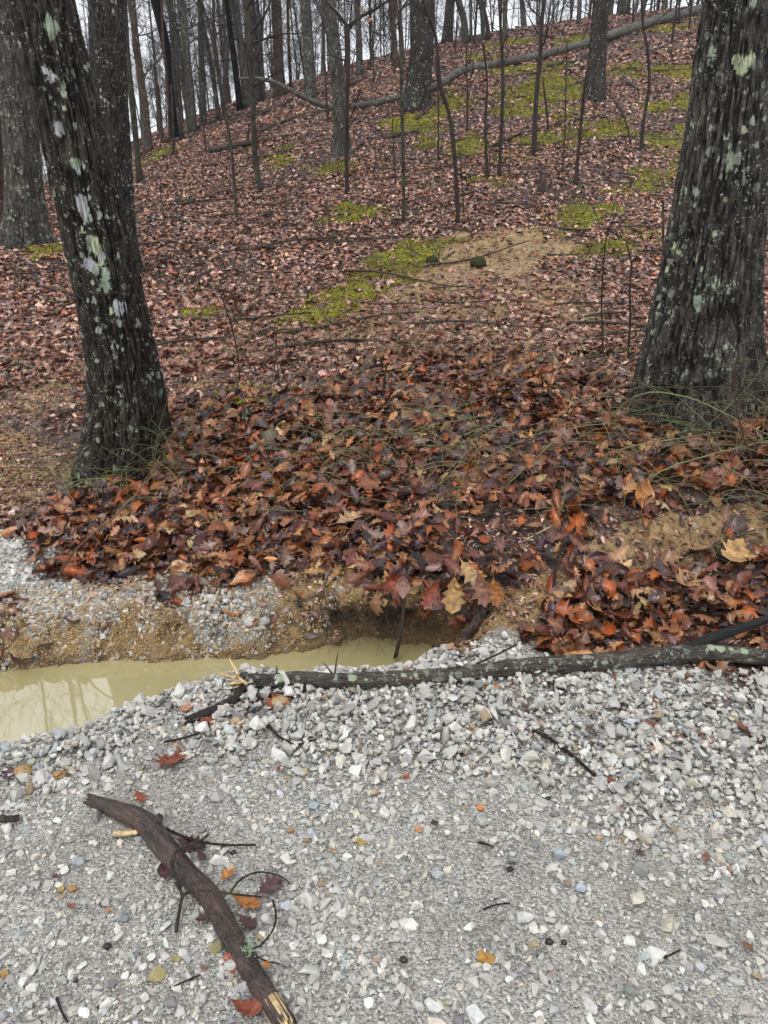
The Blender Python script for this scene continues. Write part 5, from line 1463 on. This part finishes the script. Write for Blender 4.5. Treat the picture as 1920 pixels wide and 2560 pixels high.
# ------------------------------------------------------------------ single leaves one can point to
def leaf_fine(kind, curl, fold, tw):
    Vt, Ft = leaf_template(kind, curl, fold, tw)
    # a stalk
    V, Q, T_ = tube(np.array([[-0.45, 0, Vt[2 * len(Vt) // 5][2]], [-0.6, 0.02, Vt[2 * len(Vt) // 5][2] + 0.01], [-0.72, 0.06, Vt[2 * len(Vt) // 5][2]]]), [0.012, 0.010, 0.012], 4)
    return np.vstack([Vt, V]), Ft, Q + len(Vt), T_ + len(Vt)
LPAL = {'red': (0.20, 0.050, 0.025), 'purple': (0.085, 0.045, 0.052), 'dark': (0.05, 0.022, 0.022), 'orange': (0.33, 0.13, 0.035), 'tan': (0.34, 0.20, 0.10), 'pink': (0.24, 0.12, 0.10), 'brown': (0.17, 0.075, 0.045), 'grey': (0.17, 0.13, 0.13), 'gold': (0.34, 0.20, 0.075)}
def leaf_thing(px, py, wpx, kind, colr, label, yaw=None, z=0.016, tilt=0.18, at=None, normal=None, curl=0.3, fold=0.2, group=None, flat_g=False):
    lr = np.random.default_rng(int(px * 7 + py))
    if at is not None: q = np.array(at, float)
    else:
        h_ = z
        s_ = at_z(px, py, h_)
        q = G(px, py) if not flat_g else np.array([s_[0], s_[1], 0])
        q = q + np.array([0, 0, z])
    size = wpx / FPX * (q[1] * CP + (CAMZ - q[2]) * SP)
    V, F, Q, T_ = leaf_fine(kind, curl * lr.uniform(0.6, 1.3), fold, lr.uniform(-0.5, 0.5))
    yaw = lr.uniform(0, 6.28) if yaw is None else math.radians(yaw)
    n = np.array([[0, 0, 1.0]]) if normal is None else np.array([normal], float)
    n = n + lr.normal(0, tilt, 3)
    Rm = (rot_align(n) @ rot_z(np.array([yaw])))[0]
    V = (V * size) @ Rm.T + q
    c = np.tile(LPAL[colr], (len(V), 1)); k = len(V) - 15
    c = c * (1 + 0.25 * lr.normal(size=(len(V), 1))) * 1.0
    o = mesh_np('fallen_leaf', V, [np.vstack([F, Q]), T_], M['leaf'], None, q, col=np.clip(c, 0.01, 0.9))
    return tag(o, label, 'leaf', group)
LEAVES = [
 (431, 1912, 95, 'maple', 'red', 'red-brown leaf with a pale stone on it, on gravel above the broken log'),
 (674, 2236, 88, 'oak', 'purple', 'purple oak leaf right of the middle of the broken log'),
 (612, 2268, 92, 'oak', 'orange', 'torn orange leaf against the right side of the broken log'),
 (571, 2205, 50, 'beech', 'orange', 'upright orange scrap of leaf beside the forked twig'),
 (415, 2198, 60, 'beech', 'purple', 'plain oval purple leaf left of the broken log'),
 (478, 2128, 75, 'round_oak', 'dark', 'dark leaf pressed under the right side of the upper broken log'),
 (505, 2155, 40, 'oak', 'dark', 'small dark leaf just below the dark leaf by the upper broken log'),
 (613, 2528, 90, 'round_oak', 'red', 'red leaf at the bottom left of the split log end'),
 (578, 2432, 62, 'oak', 'red', 'small red leaf left of the lower broken log'),
 (512, 2314, 44, 'oak', 'dark', 'small dark red leaf left of the middle of the broken log'),
 (618, 2320, 60, 'round_oak', 'dark', 'wet dark leaf tucked right of the broken log below the orange leaf'),
 (668, 2432, 30, 'beech', 'orange', 'small orange leaf right of the lower broken log'),
 (352, 2008, 50, 'oak', 'red', 'curled red leaf just above the knot of the broken log'),
 (33, 1940, 62, 'oak', 'purple', 'purple leaf at the left edge below the puddle corner'),
 (538, 1812, 92, 'oak', 'red', 'red oak leaf left of the tan rock'),
 (640, 1766, 72, 'oak', 'dark', 'purple-black leaf left of the bright red one beside the limb end'),
 (700, 1766, 72, 'maple', 'red', 'bright red leaf below the end of the black limb'),
 (72, 1662, 78, 'maple', 'dark', 'dark wet leaf at the left shore of the puddle'),
 (40, 1602, 66, 'oak', 'pink', 'pink leaf on the muddy gravel at the left edge'),
 (118, 1630, 62, 'beech', 'grey', 'grey ribbed leaf on the mud right of the pink leaf'),
 (186, 1560, 64, 'oak', 'dark', 'dark red leaf on the cut bank at the left'),
 (573, 1543, 66, 'oak', 'orange', 'light orange pointed leaf on the stones of the far bank'),
 (413, 1570, 30, 'maple', 'dark', 'tiny dark leaf in the middle of the gravelly bank'),
 (784, 1607, 50, 'round_oak', 'grey', 'greyish leaf hanging over the far edge of the puddle'),
 (838, 1612, 58, 'oak', 'pink', 'pinkish oak leaf at the water edge below the roots'),
 (1220, 1728, 74, 'round_oak', 'orange', 'orange curled leaf just below the black limb'),
 (1365, 1718, 50, 'beech', 'brown', 'brown leaf tucked under the middle of the black limb'),
 (1398, 1738, 50, 'beech', 'purple', 'purple leaf below the middle of the black limb'),
 (1342, 1780, 80, 'oak', 'brown', 'brown oak leaf on stones beside the red one'),
 (1412, 1770, 66, 'oak', 'red', 'dark red leaf pointing down between stones below the limb'),
 (1548, 1778, 68, 'round_oak', 'purple', 'mauve leaf on stones right of the two brown ones'),
 (1640, 1760, 44, 'oak', 'brown', 'small brown leaf on the stones between the mauve and the grey leaf'),
 (1786, 1768, 96, 'beech', 'grey', 'large greyish pink leaf on the gravel at the right'),
 (1622, 1825, 52, 'oak', 'red', 'small red leaf among stones at the right'),
 (1690, 1855, 48, 'beech', 'brown', 'rolled brown leaf among stones at the right'),
 (1765, 1858, 60, 'round_oak', 'pink', 'pink-brown leaf among stones at the right'),
 (1868, 1838, 70, 'oak', 'red', 'spiky dark red leaf on stones near the right edge'),
 (1895, 1875, 50, 'oak', 'dark', 'dark leaf on stones at the right edge'),
 (1480, 1835, 42, 'oak', 'brown', 'little brown leaf on stones left of the small red one'),
 (1520, 1965, 30, 'beech', 'red', 'tiny red leaf on the gravel right of the black stick'),
 (1013, 1956, 26, 'beech', 'red', 'tiny dark red leaf on the gravel in the centre'),
 (1600, 2152, 32, 'oak', 'dark', 'tiny dark crumpled leaf on the right of the track'),
 (1762, 2158, 34, 'beech', 'brown', 'tiny brown curled leaf near the right edge of the track'),
 (1865, 2388, 40, 'beech', 'brown', 'small brown leaf on grit in the lower right'),
 (1085, 2075, 26, 'beech', 'dark', 'tiny dark leaf left of the orange pebble pair'),
 (180, 2280, 34, 'oak', 'brown', 'small brown leaf bits left of the broken log'),
 (905, 1710, 44, 'oak', 'dark', 'dark leaf under the black limb near the puddle end'),
 (1150, 1712, 66, 'beech', 'dark', 'long dark leaf under the black limb, right of the puddle end'),
]
for a, b_, s_, kd, cl_, lb in LEAVES:
    leaf_thing(a, b_, s_, kd, cl_, lb, z=0.022, curl=0.35)
# leaves hanging in the hollow of the bank
leaf_thing(1134, 1483, 92, 'round_oak', 'gold', 'golden oak leaf hanging down in front of the hollow of the bank', at=P(1134, 1485, 2.62), normal=(0.1, -1.0, 0.35), yaw=-90, tilt=0.05, curl=0.3, fold=0.25)
leaf_thing(1203, 1484, 92, 'oak', 'brown', 'brown oak leaf hanging beside the golden one', at=P(1203, 1470, 2.60), normal=(-0.15, -1.0, 0.4), yaw=-85, tilt=0.05, curl=0.25, fold=0.2)
leaf_thing(1235, 1490, 80, 'oak', 'orange', 'orange leaf hanging right of the brown oak leaf', at=P(1238, 1478, 2.66), normal=(0.3, -1.0, 0.3), yaw=-70, tilt=0.05)
leaf_thing(1172, 1432, 80, 'oak', 'gold', 'yellowish leaf drooping over the rim above the golden leaf', at=P(1172, 1428, 2.66), normal=(0, -1.0, 0.9), yaw=-60, tilt=0.1)
leaf_thing(1075, 1480, 84, 'oak', 'red', 'reddish leaf hanging left of the golden one', at=P(1080, 1484, 2.66), normal=(0.1, -1.0, 0.5), yaw=-110, tilt=0.1)
leaf_thing(1008, 1466, 60, 'beech', 'pink', 'narrow pink leaf hanging on the clay lip', at=P(1008, 1466, 2.62), normal=(0.2, -1.0, 0.4), yaw=-90, tilt=0.1)
leaf_thing(980, 1452, 70, 'oak', 'red', 'red folded leaf on the clay lip', at=P(985, 1452, 2.64), normal=(0.5, -1.0, 0.5), yaw=-130, tilt=0.1, fold=0.6)
leaf_thing(1740, 1425, 95, 'maple', 'tan', 'large tan maple leaf on the right bank', z=0.11)
leaf_thing(1705, 1500, 110, 'oak', 'tan', 'pale tan oak leaf on top of the right-hand leaf drift', z=0.10)
leaf_thing(1830, 1432, 90, 'maple', 'gold', 'yellow-tan maple leaf near the right edge of the leaf drift', z=0.10, normal=(0, -0.5, 1))
leaf_thing(870, 1340, 90, 'oak', 'tan', 'pale tan oak leaf on the front of the leaf mound', z=0.09)
leaf_thing(790, 1465, 84, 'oak', 'gold', 'small yellowish oak leaf at the lip of the clay', z=0.07)
leaf_thing(1606, 1280, 80, 'beech', 'orange', 'upright orange curled leaf above the right clay patch', z=0.08, normal=(0.2, -1, 0.5), yaw=80)
#leaf_thing(362, 1012, 60, 'beech', 'red', 'reddish leaf caught in the briars on the leaning tree', at=P(364, 1010, 4.0), normal=(0.1, -1, 0.4), yaw=60)
# a scatter of little leaves caught between the stones
lr = np.random.default_rng(1234)
for k in range(26):
    a, b_ = lr.uniform(1100, 1915), lr.uniform(1700, 1900)
    if k > 18: a, b_ = lr.uniform(100, 1850), lr.uniform(1900, 2500)
    leaf_thing(a, b_, lr.uniform(20, 42) * (0.7 if k > 18 else 1), ['oak', 'beech', 'round_oak'][k % 3], ['dark', 'brown', 'red', 'purple'][k % 4], 'small wet leaf scrap caught between the stones of the track', z=0.014, group='small leaf scraps between the stones')

# ------------------------------------------------------------------ single stones and nuts
def rock(px, py, wpx, hpx, colr, label, sd, cat='stone', name='stone', sink=0.25, smoothish=False, matn='stone', npts=26):
    q = G(px, py + hpx * 0.35)
    depth = q[1] * CP + (CAMZ - q[2]) * SP
    w_, h_ = wpx / FPX * depth, hpx / FPX * depth
    rs = np.random.default_rng(sd)
    bm = bmesh.new()
    p = rs.normal(size=(npts, 3)); p /= np.linalg.norm(p, axis=1, keepdims=True); p *= rs.uniform(0.85, 1.05, (npts, 1))
    for v in p: bm.verts.new(v * np.array([w_ / 2, w_ / 2 * 0.8, h_ / 2 * 0.85]))
    bmesh.ops.convex_hull(bm, input=bm.verts)
    bmesh.ops.delete(bm, geom=[v for v in bm.verts if not v.link_faces], context='VERTS')
    bmesh.ops.bevel(bm, geom=bm.edges[:], offset=w_ * 0.03, segments=2, affect='EDGES')
    bmesh.ops.triangulate(bm, faces=bm.faces)
    bm.verts.index_update()
    V = np.array([v.co[:] for v in bm.verts]); F = np.array([[v.index for v in f.verts] for f in bm.faces]); bm.free()
    V = V * (1 + 0.05 * fbm(V[:, 0] * 3 / w_, V[:, 1] * 3 / w_, V[:, 2] * 3 / w_, oct=3, seed=sd))[:, None] + q + np.array([0, 0, h_ * (0.5 - sink)])
    colr = np.array(colr); colr = colr if colr[0] > 2.2 * colr[2] else colr * 0.6 + colr.mean() * 0.4
    c = np.tile(colr, (len(V), 1)) * (1 + 0.12 * fbm(V[:, 0] * 6 / w_, V[:, 1] * 6 / w_, V[:, 2] * 6 / w_, oct=3, seed=sd + 1))[:, None]
    o = mesh_np(name, V, [F], M[matn], None, q, col=np.clip(c, 0.01, 0.9), smooth_=smoothish)
    return tag(o, label, cat)
ROCKS = [(597, 1803, 52, 44, (0.36, 0.25, 0.13), 'rounded tan clay-coated rock beside the red leaf'),
 (1213, 2394, 52, 42, (0.42, 0.22, 0.05), 'orange stone on the fine grit, lower centre right'),
 (394, 2432, 56, 46, (0.30, 0.25, 0.11), 'olive-gold stone left of the lower broken log'),
 (443, 2398, 30, 24, (0.31, 0.26, 0.12), 'small olive chip just above the olive-gold stone'),
 (541, 2372, 46, 34, (0.28, 0.24, 0.12), 'olive stone wedged against the lower broken log'),
 (308, 2298, 40, 30, (0.19, 0.23, 0.25), 'slate blue stone left of the middle of the broken log'),
 (231, 1880, 36, 32, (0.42, 0.46, 0.48), 'pale blue stone on the berm near the puddle corner'),
 (14, 1872, 34, 30, (0.33, 0.40, 0.44), 'bluish stone at the left edge of the puddle corner'),
 (197, 2150, 38, 30, (0.30, 0.36, 0.38), 'blue-grey stone up left of the broken log'),
 (785, 2015, 38, 26, (0.26, 0.33, 0.38), 'blue stone on the track right of the broken log tip'),
 (783, 2085, 40, 34, (0.33, 0.37, 0.37), 'green-grey stone on the track below the blue stone'),
 (715, 2262, 40, 34, (0.36, 0.40, 0.44), 'light blue stone right of the purple oak leaf'),
 (668, 2300, 46, 40, (0.44, 0.43, 0.40), 'grey stone ringed by the bow-shaped twig'),
 (1283, 2150, 42, 46, (0.20, 0.20, 0.195), 'dark grey upright stone in the centre right of the track'),
 (1395, 2133, 42, 40, (0.27, 0.34, 0.38), 'blue and tan stone on the track right of the dark grey one'),
 (1186, 2528, 66, 48, (0.50, 0.53, 0.50), 'large pale greenish stone at the bottom of the track'),
 (1085, 2508, 58, 36, (0.56, 0.55, 0.52), 'white faceted stone left of the large pale greenish one'),
 (1452, 2216, 36, 34, (0.30, 0.37, 0.42), 'rounded blue stone on the right of the track'),
 (1098, 2184, 44, 38, (0.33, 0.36, 0.35), 'grey-green stone in the centre of the track'),
 (1048, 2070, 28, 30, (0.42, 0.22, 0.12), 'salmon stone in the centre of the track'),
 (1200, 2015, 28, 24, (0.40, 0.18, 0.08), 'rusty orange stone above centre of the track'),
 (1555, 2090, 24, 22, (0.38, 0.26, 0.12), 'small tan stone among grey ones right of centre'),
 (1798, 2090, 24, 24, (0.30, 0.16, 0.08), 'rusty round stone near the right edge of the track'),
 (13, 2428, 32, 34, (0.42, 0.25, 0.10), 'orange-tan stone at the lower left edge'),
 (156, 2222, 26, 24, (0.34, 0.22, 0.08), 'amber stone left of the broken log'),
 (184, 2218, 30, 28, (0.36, 0.19, 0.05), 'darker orange stone touching the amber one'),
 (902, 2104, 34, 30, (0.35, 0.26, 0.08), 'mustard stone right of the straight dark twig'),
 (1340, 1658, 34, 22, (0.40, 0.17, 0.09), 'flat reddish stone on the gravel just above the black limb'),
 (466, 1770, 40, 26, (0.46, 0.22, 0.13), 'flat salmon stone on the berm at the puddle edge'),
 (90, 1965, 34, 22, (0.44, 0.28, 0.20), 'pinkish stone on the left below the puddle corner'),
 (62, 1925, 60, 34, (0.30, 0.19, 0.08), 'orange-brown lump of clay at the lower left puddle corner'),
 (700, 1752, 60, 34, (0.34, 0.22, 0.10), 'lump of tan clay below the end of the black limb'),
 (642, 1808, 44, 26, (0.30, 0.20, 0.10), 'small lump of tan clay right of the rounded tan rock'),
 (150, 1938, 50, 32, (0.28, 0.17, 0.07), 'brown clay lump right of the orange-brown one at the puddle corner'),
 (660, 1560, 36, 30, (0.42, 0.43, 0.43), 'pale angular stone set in the clay bank'),
 (345, 2418, 0, 0, None, None)]
for i, (a, b_, w_, h_, c_, lb) in enumerate(ROCKS[:-1]):
    rock(a, b_, w_, h_, c_, lb, 2000 + i, npts=40 if ('clay' in lb and 'angular' not in lb) else 13, smoothish='clay' in lb and 'angular' not in lb)
ACORNS = [(270, 2365, 22, 'round black-red nut on gravel left of the broken log'), (277, 1923, 15, 'round black nut above the tip of the broken log'), (189, 2452, 15, 'round black nut in the lower left of the track'), (248, 2518, 14, 'round dark nut near the bottom left of the track'),
 (1009, 2408, 24, 'black shrivelled nut in the lower centre of the track'), (1372, 2356, 24, 'black crumpled husk on the lower right centre of the track'), (1408, 2362, 18, 'black husk piece right of the crumpled husk'), (1274, 2176, 20, 'dark husk under the dark grey upright stone'), (1355, 1876, 16, 'round black nut beside the black stick'), (1369, 2000, 14, 'dark nut among stones right of centre'), (583, 2130, 18, 'dark round nut right of the straight dark twig')]
for i, (a, b_, w_, lb) in enumerate(ACORNS):
    rock(a, b_, w_, w_ * 0.9, (0.02, 0.01, 0.01), lb, 2100 + i, 'nut', 'nut', sink=0.1, smoothish=True, matn='acorn', npts=40)

# ------------------------------------------------------------------ clods, roots and the hollow
rr = np.random.default_rng(88)
mb = MB()
for k in range(190):
    px_ = rr.uniform(790, 1130) if k < 150 else rr.uniform(640, 1200)
    y0 = 2.66 + rr.uniform(0, 0.10)
    p0 = P(px_, rr.uniform(1500, 1585), y0)
    L_ = rr.uniform(0.04, 0.15); q = [p0]; d = np.array([rr.normal(0, 0.5), rr.normal(-0.15, 0.25), -1.0])
    for s_ in range(4):
        d = d / np.linalg.norm(d); q.append(q[-1] + d * L_ / 4); d = d + rr.normal(0, 0.45, 3)
    mb.tube(catmull(q, 2), np.linspace(rr.uniform(0.0008, 0.0022), 0.0005, 9), 3, cap=False)
o = mb.build('roots', M['root'], None, P(950, 1560, 2.7))
tag(o, 'tangle of fine roots hanging out of the undercut clay bank above the water', 'roots', kind='stuff')
px_r = [(1012, 1470), (1008, 1540), (1000, 1590), (990, 1638)]
ln = catmull([P(a, b_, 2.66 - 0.01 * k) for k, (a, b_) in enumerate(px_r)], 6)
wood('hanging_root', None, 6, 11, 'rot_wood', 'dark root hanging down from the undercut into the water', 'root', lift=0, seed=71, line=ln, sides=7)
ln = catmull([P(1452, 1300, 3.2), P(1420, 1350, 3.05), P(1394, 1395, 2.93), P(1384, 1478, 2.74), P(1388, 1547, 2.62), P(1395, 1605, 2.52), P(1388, 1652, 2.46)], 6)
wood('dead_vine', None, 9, 6, 'twig', 'dark dead vine trailing down the leaves to the gravel by the black limb', 'vine', lift=0, seed=72, line=ln, sides=6)

# ------------------------------------------------------------------ briars
def cane(pts, wpx, mat, label, name='briar_cane', cat='briar', thorns=True):
    y = None; q = []
    for k, p_ in enumerate(pts):
        if k == 0:
            g0 = G(p_[0], p_[1]); y = g0[1]; q.append(g0 - np.array([0, 0, 0.01]) if len(p_) < 3 else P(p_[0], p_[1], y + p_[2]))
        else: q.append(P(p_[0], p_[1], y + (p_[2] if len(p_) > 2 else -0.05 * k)))
    ln = catmull(q, 8); ln = ln + rr.normal(0, 0.0015, ln.shape)
    rd = np.linspace(px_width(wpx, ln[0]), px_width(wpx * 0.5, ln[-1]), len(ln))
    mb = MB(); mb.tube(ln, rd, 5)
    root_c = ln[len(ln) // 2]
    o = mb.build(name, M[mat], None, root_c)
    return tag(o, label, cat)
CANES = [
 ([(960, 1002), (1047, 1040), (1128, 1080), (1180, 1115)], 4, 'cane', 'green cane running down right across the middle of the leaf mound'),
 ([(1134, 982), (1191, 1040), (1226, 1092), (1238, 1127)], 4, 'cane', 'short bent green cane right of the middle of the leaf mound'),
 ([(1515, 1057, 0), (1568, 1005, -.1), (1625, 982, -.2), (1712, 991, -.3), (1799, 1028, -.4), (1925, 1090, -.5)], 5, 'cane', 'green cane arching in front of the foot of the right-hand lichened tree'),
 ([(1585, 1237, 0), (1654, 1179, -.05), (1770, 1138, -.1), (1925, 1100, -.15)], 5, 'cane', 'long green cane above the right clay bank, ending at the right edge'),
 ([(1480, 1150, 0), (1570, 1118, -.05), (1683, 1098, -.1), (1800, 1080, -.2)], 4, 'cane', 'green cane lying low across the leaves right of the mound'),
 ([(1683, 745, -.7), (1770, 803, -.8), (1857, 860, -.9), (1925, 905, -1)], 5, 'cane_brown', 'brown cane slanting down across the right-hand lichened trunk'),
 ([(1735, 863, -.5), (1828, 889, -.7), (1925, 898, -.9)], 5, 'cane_brown', 'orange-brown cane across the base of the right-hand lichened trunk'),
 ([(1863, 635, -.4), (1886, 716, -.5), (1925, 785, -.6)], 6, 'cane_brown', 'reddish cane in the top of the thicket at the right edge'),
 ([(1920, 560, -.6), (1880, 640, -.7), (1870, 760, -.7), (1905, 900, -.6)], 4, 'cane', 'green looping cane at the right edge beside the lichened trunk'),
 ([(1805, 900, -.6), (1803, 760, -.7), (1808, 640, -.7), (1818, 560, -.7)], 4, 'cane_brown', 'upright reddish cane in front of the right side of the lichened trunk'),
 ([(1238, 1240, 0), (1330, 1155, -.05), (1423, 1075, -.05), (1539, 1057, -.1)], 4, 'cane', 'green cane rising right over the leaf mound to the foot of the lichened tree'),
 ([(1090, 1180, 0), (1200, 1150, -.05), (1330, 1090, -.08), (1440, 1060, -.1)], 3, 'cane', 'thin green cane along the middle right of the leaf mound'),
 ([(960, 1090, 0), (1100, 1060, -.05), (1230, 1035, -.08)], 3, 'cane', 'thin green cane lying level across the centre of the mound'),
 ([(602, 1121, 0), (612, 1173, -.05), (640, 1215, -.1), (690, 1240, -.15)], 4, 'cane', 'short green cane curling down left of the mound centre'),
 ([(723, 1034, 0), (745, 1090, -.05), (758, 1160, -.1)], 3, 'cane', 'green cane hanging from the end of the grey-green branch'),
 ([(521, 1014, 0), (636, 1011, -.05), (752, 1022, -.1), (960, 1031, -.1)], 3, 'cane', 'long pale green cane lying level right of the leaning tree'),
 ([(139, 1455, 0), (190, 1374, -.05), (290, 1287, 0), (370, 1200, .1), (400, 1140, .2)], 6, 'cane_brown', 'brown cane rising from the stones left of the mound to the leaning tree'),
 ([(133, 1449, 0), (220, 1530, -.03), (249, 1582, -.06)], 5, 'cane_brown', 'thin reddish stem trailing over the stones of the far bank'),
 ([(249, 1270, 0), (300, 1285, -.05), (347, 1333, -.1), (388, 1390, -.15)], 4, 'cane', 'green cane bending down over the left of the leaf mound'),
 ([(694, 1200, 0), (636, 1258, -.04), (561, 1316, -.08)], 3, 'cane', 'green cane slanting down left over the leaf mound'),
 ([(1261, 1206, 0), (1192, 1275, -.05), (1134, 1350, -.1)], 4, 'cane', 'green cane slanting down left past the dark soil hollow'),
 ([(640, 1240, 0), (760, 1215, -.05), (900, 1210, -.1), (1010, 1240, -.12)], 3, 'cane', 'thin green cane lying across the front of the leaf mound'),
 ([(1398, 1290, 0), (1392, 1270, -.03), (1380, 1240, -.06), (1392, 1200, -.08)], 5, 'cane_brown', 'upright yellowish broken stalk above the dark soil hollow'),
 ([(1915, 1230, 0), (1880, 1150, -.1), (1850, 1060, -.2), (1835, 960, -.3), (1850, 860, -.4)], 5, 'cane_brown', 'reddish arching cane at the right edge above the black wet branch'),
]
for pts, w_, mt, lb in CANES: cane(pts, w_, mt, lb)

def tangle(name, n, cx, cy, sx, sy, Lr, mats, label, sd, up=0.5, rad_=0.0014, forward=0.0):
    rs = np.random.default_rng(sd); mb = MB()
    for k in range(n):
        x_, y_ = cx + rs.normal(0, sx), cy + rs.normal(0, sy)
        p0 = np.array([x_, y_, float(H(x_, y_)) + rs.uniform(0, 0.12)]); L_ = rs.uniform(*Lr)
        a = rs.uniform(0, 6.28); d = np.array([math.cos(a), math.sin(a) * 0.5 - forward, rs.uniform(0.0, 1.4) * up]); d /= np.linalg.norm(d)
        q = [p0]; m_ = 6
        turn = rs.normal(0, 0.35, 3) * np.array([1, 1, 0.3])
        for s_ in range(m_):
            d = d + turn * 0.6 + np.array([0, 0, -0.16]) * (1 + s_ * 0.15) + rs.normal(0, 0.2, 3); d /= np.linalg.norm(d)
            nx = q[-1] + d * L_ / m_
            hz = float(Htab(nx[0], nx[1])) + 0.03
            if nx[2] < hz: nx[2] = hz; d[2] = abs(d[2]) * 0.3
            q.append(nx)
        mb.tube(catmull(q, 4), np.linspace(rad_ * rs.uniform(0.8, 1.6), rad_ * 0.5, 25), 4, cap=False)
    o = mb.build(name, M[mats], None, np.array([cx, cy, 0.3]))
    return tag(o, label, 'briars', kind='stuff')
gt = G(330, 1165)
tangle('briars', 150, gt[0] + 0.02, gt[1] - 0.18, 0.20, 0.10, (0.2, 0.6), 'cane', 'thin green briar tangle round the foot of the leaning tree', 1, up=1.3)
tangle('briars', 40, gt[0] + 0.05, gt[1] - 0.1, 0.3, 0.12, (0.4, 0.9), 'cane_brown', 'thin brown briar stems round the foot of the leaning tree', 2, up=1.2)
gt = G(600, 1200)
tangle('briars', 110, gt[0], gt[1], 0.5, 0.22, (0.2, 0.6), 'cane', 'fine green briar stems over the left half of the leaf mound', 3, up=0.4, rad_=0.0015)
gt = G(1050, 1150)
tangle('briars', 110, gt[0], gt[1], 0.55, 0.3, (0.25, 0.7), 'cane', 'fine green briar stems over the middle of the leaf mound', 4, up=0.35, rad_=0.0016)
tangle('briars', 80, gt[0] + 0.2, gt[1], 0.8, 0.3, (0.2, 0.5), 'cane_brown', 'fine brown stems lying over the leaf mound', 5, up=0.3, rad_=0.0015)
gt = G(1850, 1150)
tangle('briars', 120, gt[0], gt[1], 0.35, 0.3, (0.4, 1.1), 'cane', 'green briar thicket in front of the right-hand lichened tree', 6, up=0.9, rad_=0.0013)
tangle('briars', 70, gt[0] + 0.15, gt[1] + 0.1, 0.3, 0.3, (0.5, 1.2), 'cane_brown', 'reddish briar stems at the right edge of the view', 7, up=1.3, rad_=0.0018)
gt = G(1450, 960)
tangle('briars', 90, gt[0], gt[1], 0.9, 0.5, (0.3, 0.9), 'cane', 'sparse green shoots on the strip left of the right-hand lichened tree', 8, up=1.0, rad_=0.0014)
gt = G(700, 900)
tangle('briars', 90, gt[0], gt[1], 1.3, 0.7, (0.3, 0.9), 'cane', 'sparse green shoots on the bare strip behind the leaf mound', 9, up=1.0, rad_=0.0014)
gt = G(150, 1100)
tangle('briars', 50, gt[0], gt[1], 0.4, 0.5, (0.3, 0.8), 'twig', 'thin dead stems on the bare soil left of the leaning tree', 10, up=0.6, rad_=0.0014)

# ---- fine whips standing all over the slope
for i in range(70):
    y = 7.5 + 15 * rr.random(); x = rr.uniform(-0.42, 0.40) * y
    z = float(H(x, y)); h_ = rr.uniform(0.6, 2.2)
    p = [np.array([x, y, z - 0.02])]; d = np.array([rr.normal(0, 0.12), 0, 1.0])
    for k in range(5): d = d + rr.normal(0, 0.09, 3) * np.array([1, 1, 0]); p.append(p[-1] + d / np.linalg.norm(d) * h_ / 5)
    mb = MB(); r0 = rr.uniform(0.002, 0.006) * (0.6 + y * 0.04)
    sp = catmull(p, 3); mb.tube(sp, np.linspace(r0, r0 * 0.4, len(sp)), 5)
    for k in range(rr.integers(1, 5)):
        j = rr.integers(4, len(sp) - 1); branch_tubes(mb, sp[j], (rr.normal(), rr.normal(), 0.9), h_ * rr.uniform(0.12, 0.3), r0 * 0.5, 1, rr, 0.0015, (0, 2))
    tag(mb.build('woody_shoot', M['twig'], None, p[0]), 'thin leafless whip growing out of the leaf litter on the slope', 'shoot', 'thin whips scattered over the slope')

# a couple of pale leaves still hanging on the forked young tree
for a, b_ in [(902, 22), (912, 30), (921, 52), (925, 48)]:
    leaf_thing(a, b_, 13, 'beech', 'orange', 'faded orange leaf still hanging from the forked young tree', at=P(a, b_, float(G(868, 487)[1]) - 0.05), normal=(rr.normal(), -1, 0.2), group='last leaves on the forked young tree')

# stump on the slope
g0 = G(1352, 482)
V, Q, T_ = tube(np.array([g0 - [0, 0, .05], g0 + [0, 0, .08], g0 + [0.01, 0, .22]]), [0.09, 0.06, 0.05], 10, jag=0.08)
tag(mesh_np('stump', V, [Q, T_], M['bark_brown'], None, g0), 'small rotten stump among leaves in the middle of the slope', 'stump')
for a, b_, w_, h_, lb in [(418, 352, 22, 14, 'dark mossy boulder-like lump at the low end of the ridge'), (1155, 590, 40, 26, 'tan clod of clay on the slope above the big moss patch'), (1080, 645, 26, 22, 'dark mossy clod at the top end of the big moss patch'), (1195, 655, 36, 26, 'upturned dark mossy clod right of the big moss patch')]:
    tan = 'tan' in lb
    rock(a, b_, w_ * 1.3, h_ * 1.5, (0.30, 0.22, 0.11) if tan else (0.045, 0.045, 0.02), lb, int(a), 'clod' if a > 500 else 'rock', 'clod' if a > 500 else 'rock', sink=0.3, smoothish=True, matn='moss', npts=60)

# ------------------------------------------------------------------ damp air in the wood
hm = bpy.data.materials.new('haze'); hm.use_nodes = True
nt = hm.node_tree; nt.nodes.remove(nt.nodes['Principled BSDF'])
pv = nt.nodes.new('ShaderNodeVolumePrincipled')
pv.inputs['Density'].default_value = 0.0006
pv.inputs['Color'].default_value = (0.97, 0.98, 1.0, 1)
nt.links.new(pv.outputs[0], nt.nodes['Material Output'].inputs['Volume'])
x0, x1, y0_, y1, z0_, z1 = -150, 150, -8, 150, -6, 34
zz = [(x, y, z) for z in (z0_, z1) for x, y in ((x0, y0_), (x1, y0_), (x1, y1), (x0, y1))]
hz_ = mesh_np('haze', np.array(zz), [np.array([(3, 2, 1, 0), (4, 5, 6, 7), (0, 1, 5, 4), (1, 2, 6, 5), (2, 3, 7, 6), (3, 0, 4, 7)])], hm, smooth_=False)
tag(hz_, 'pale damp haze hanging in the wood', 'haze', kind='stuff')
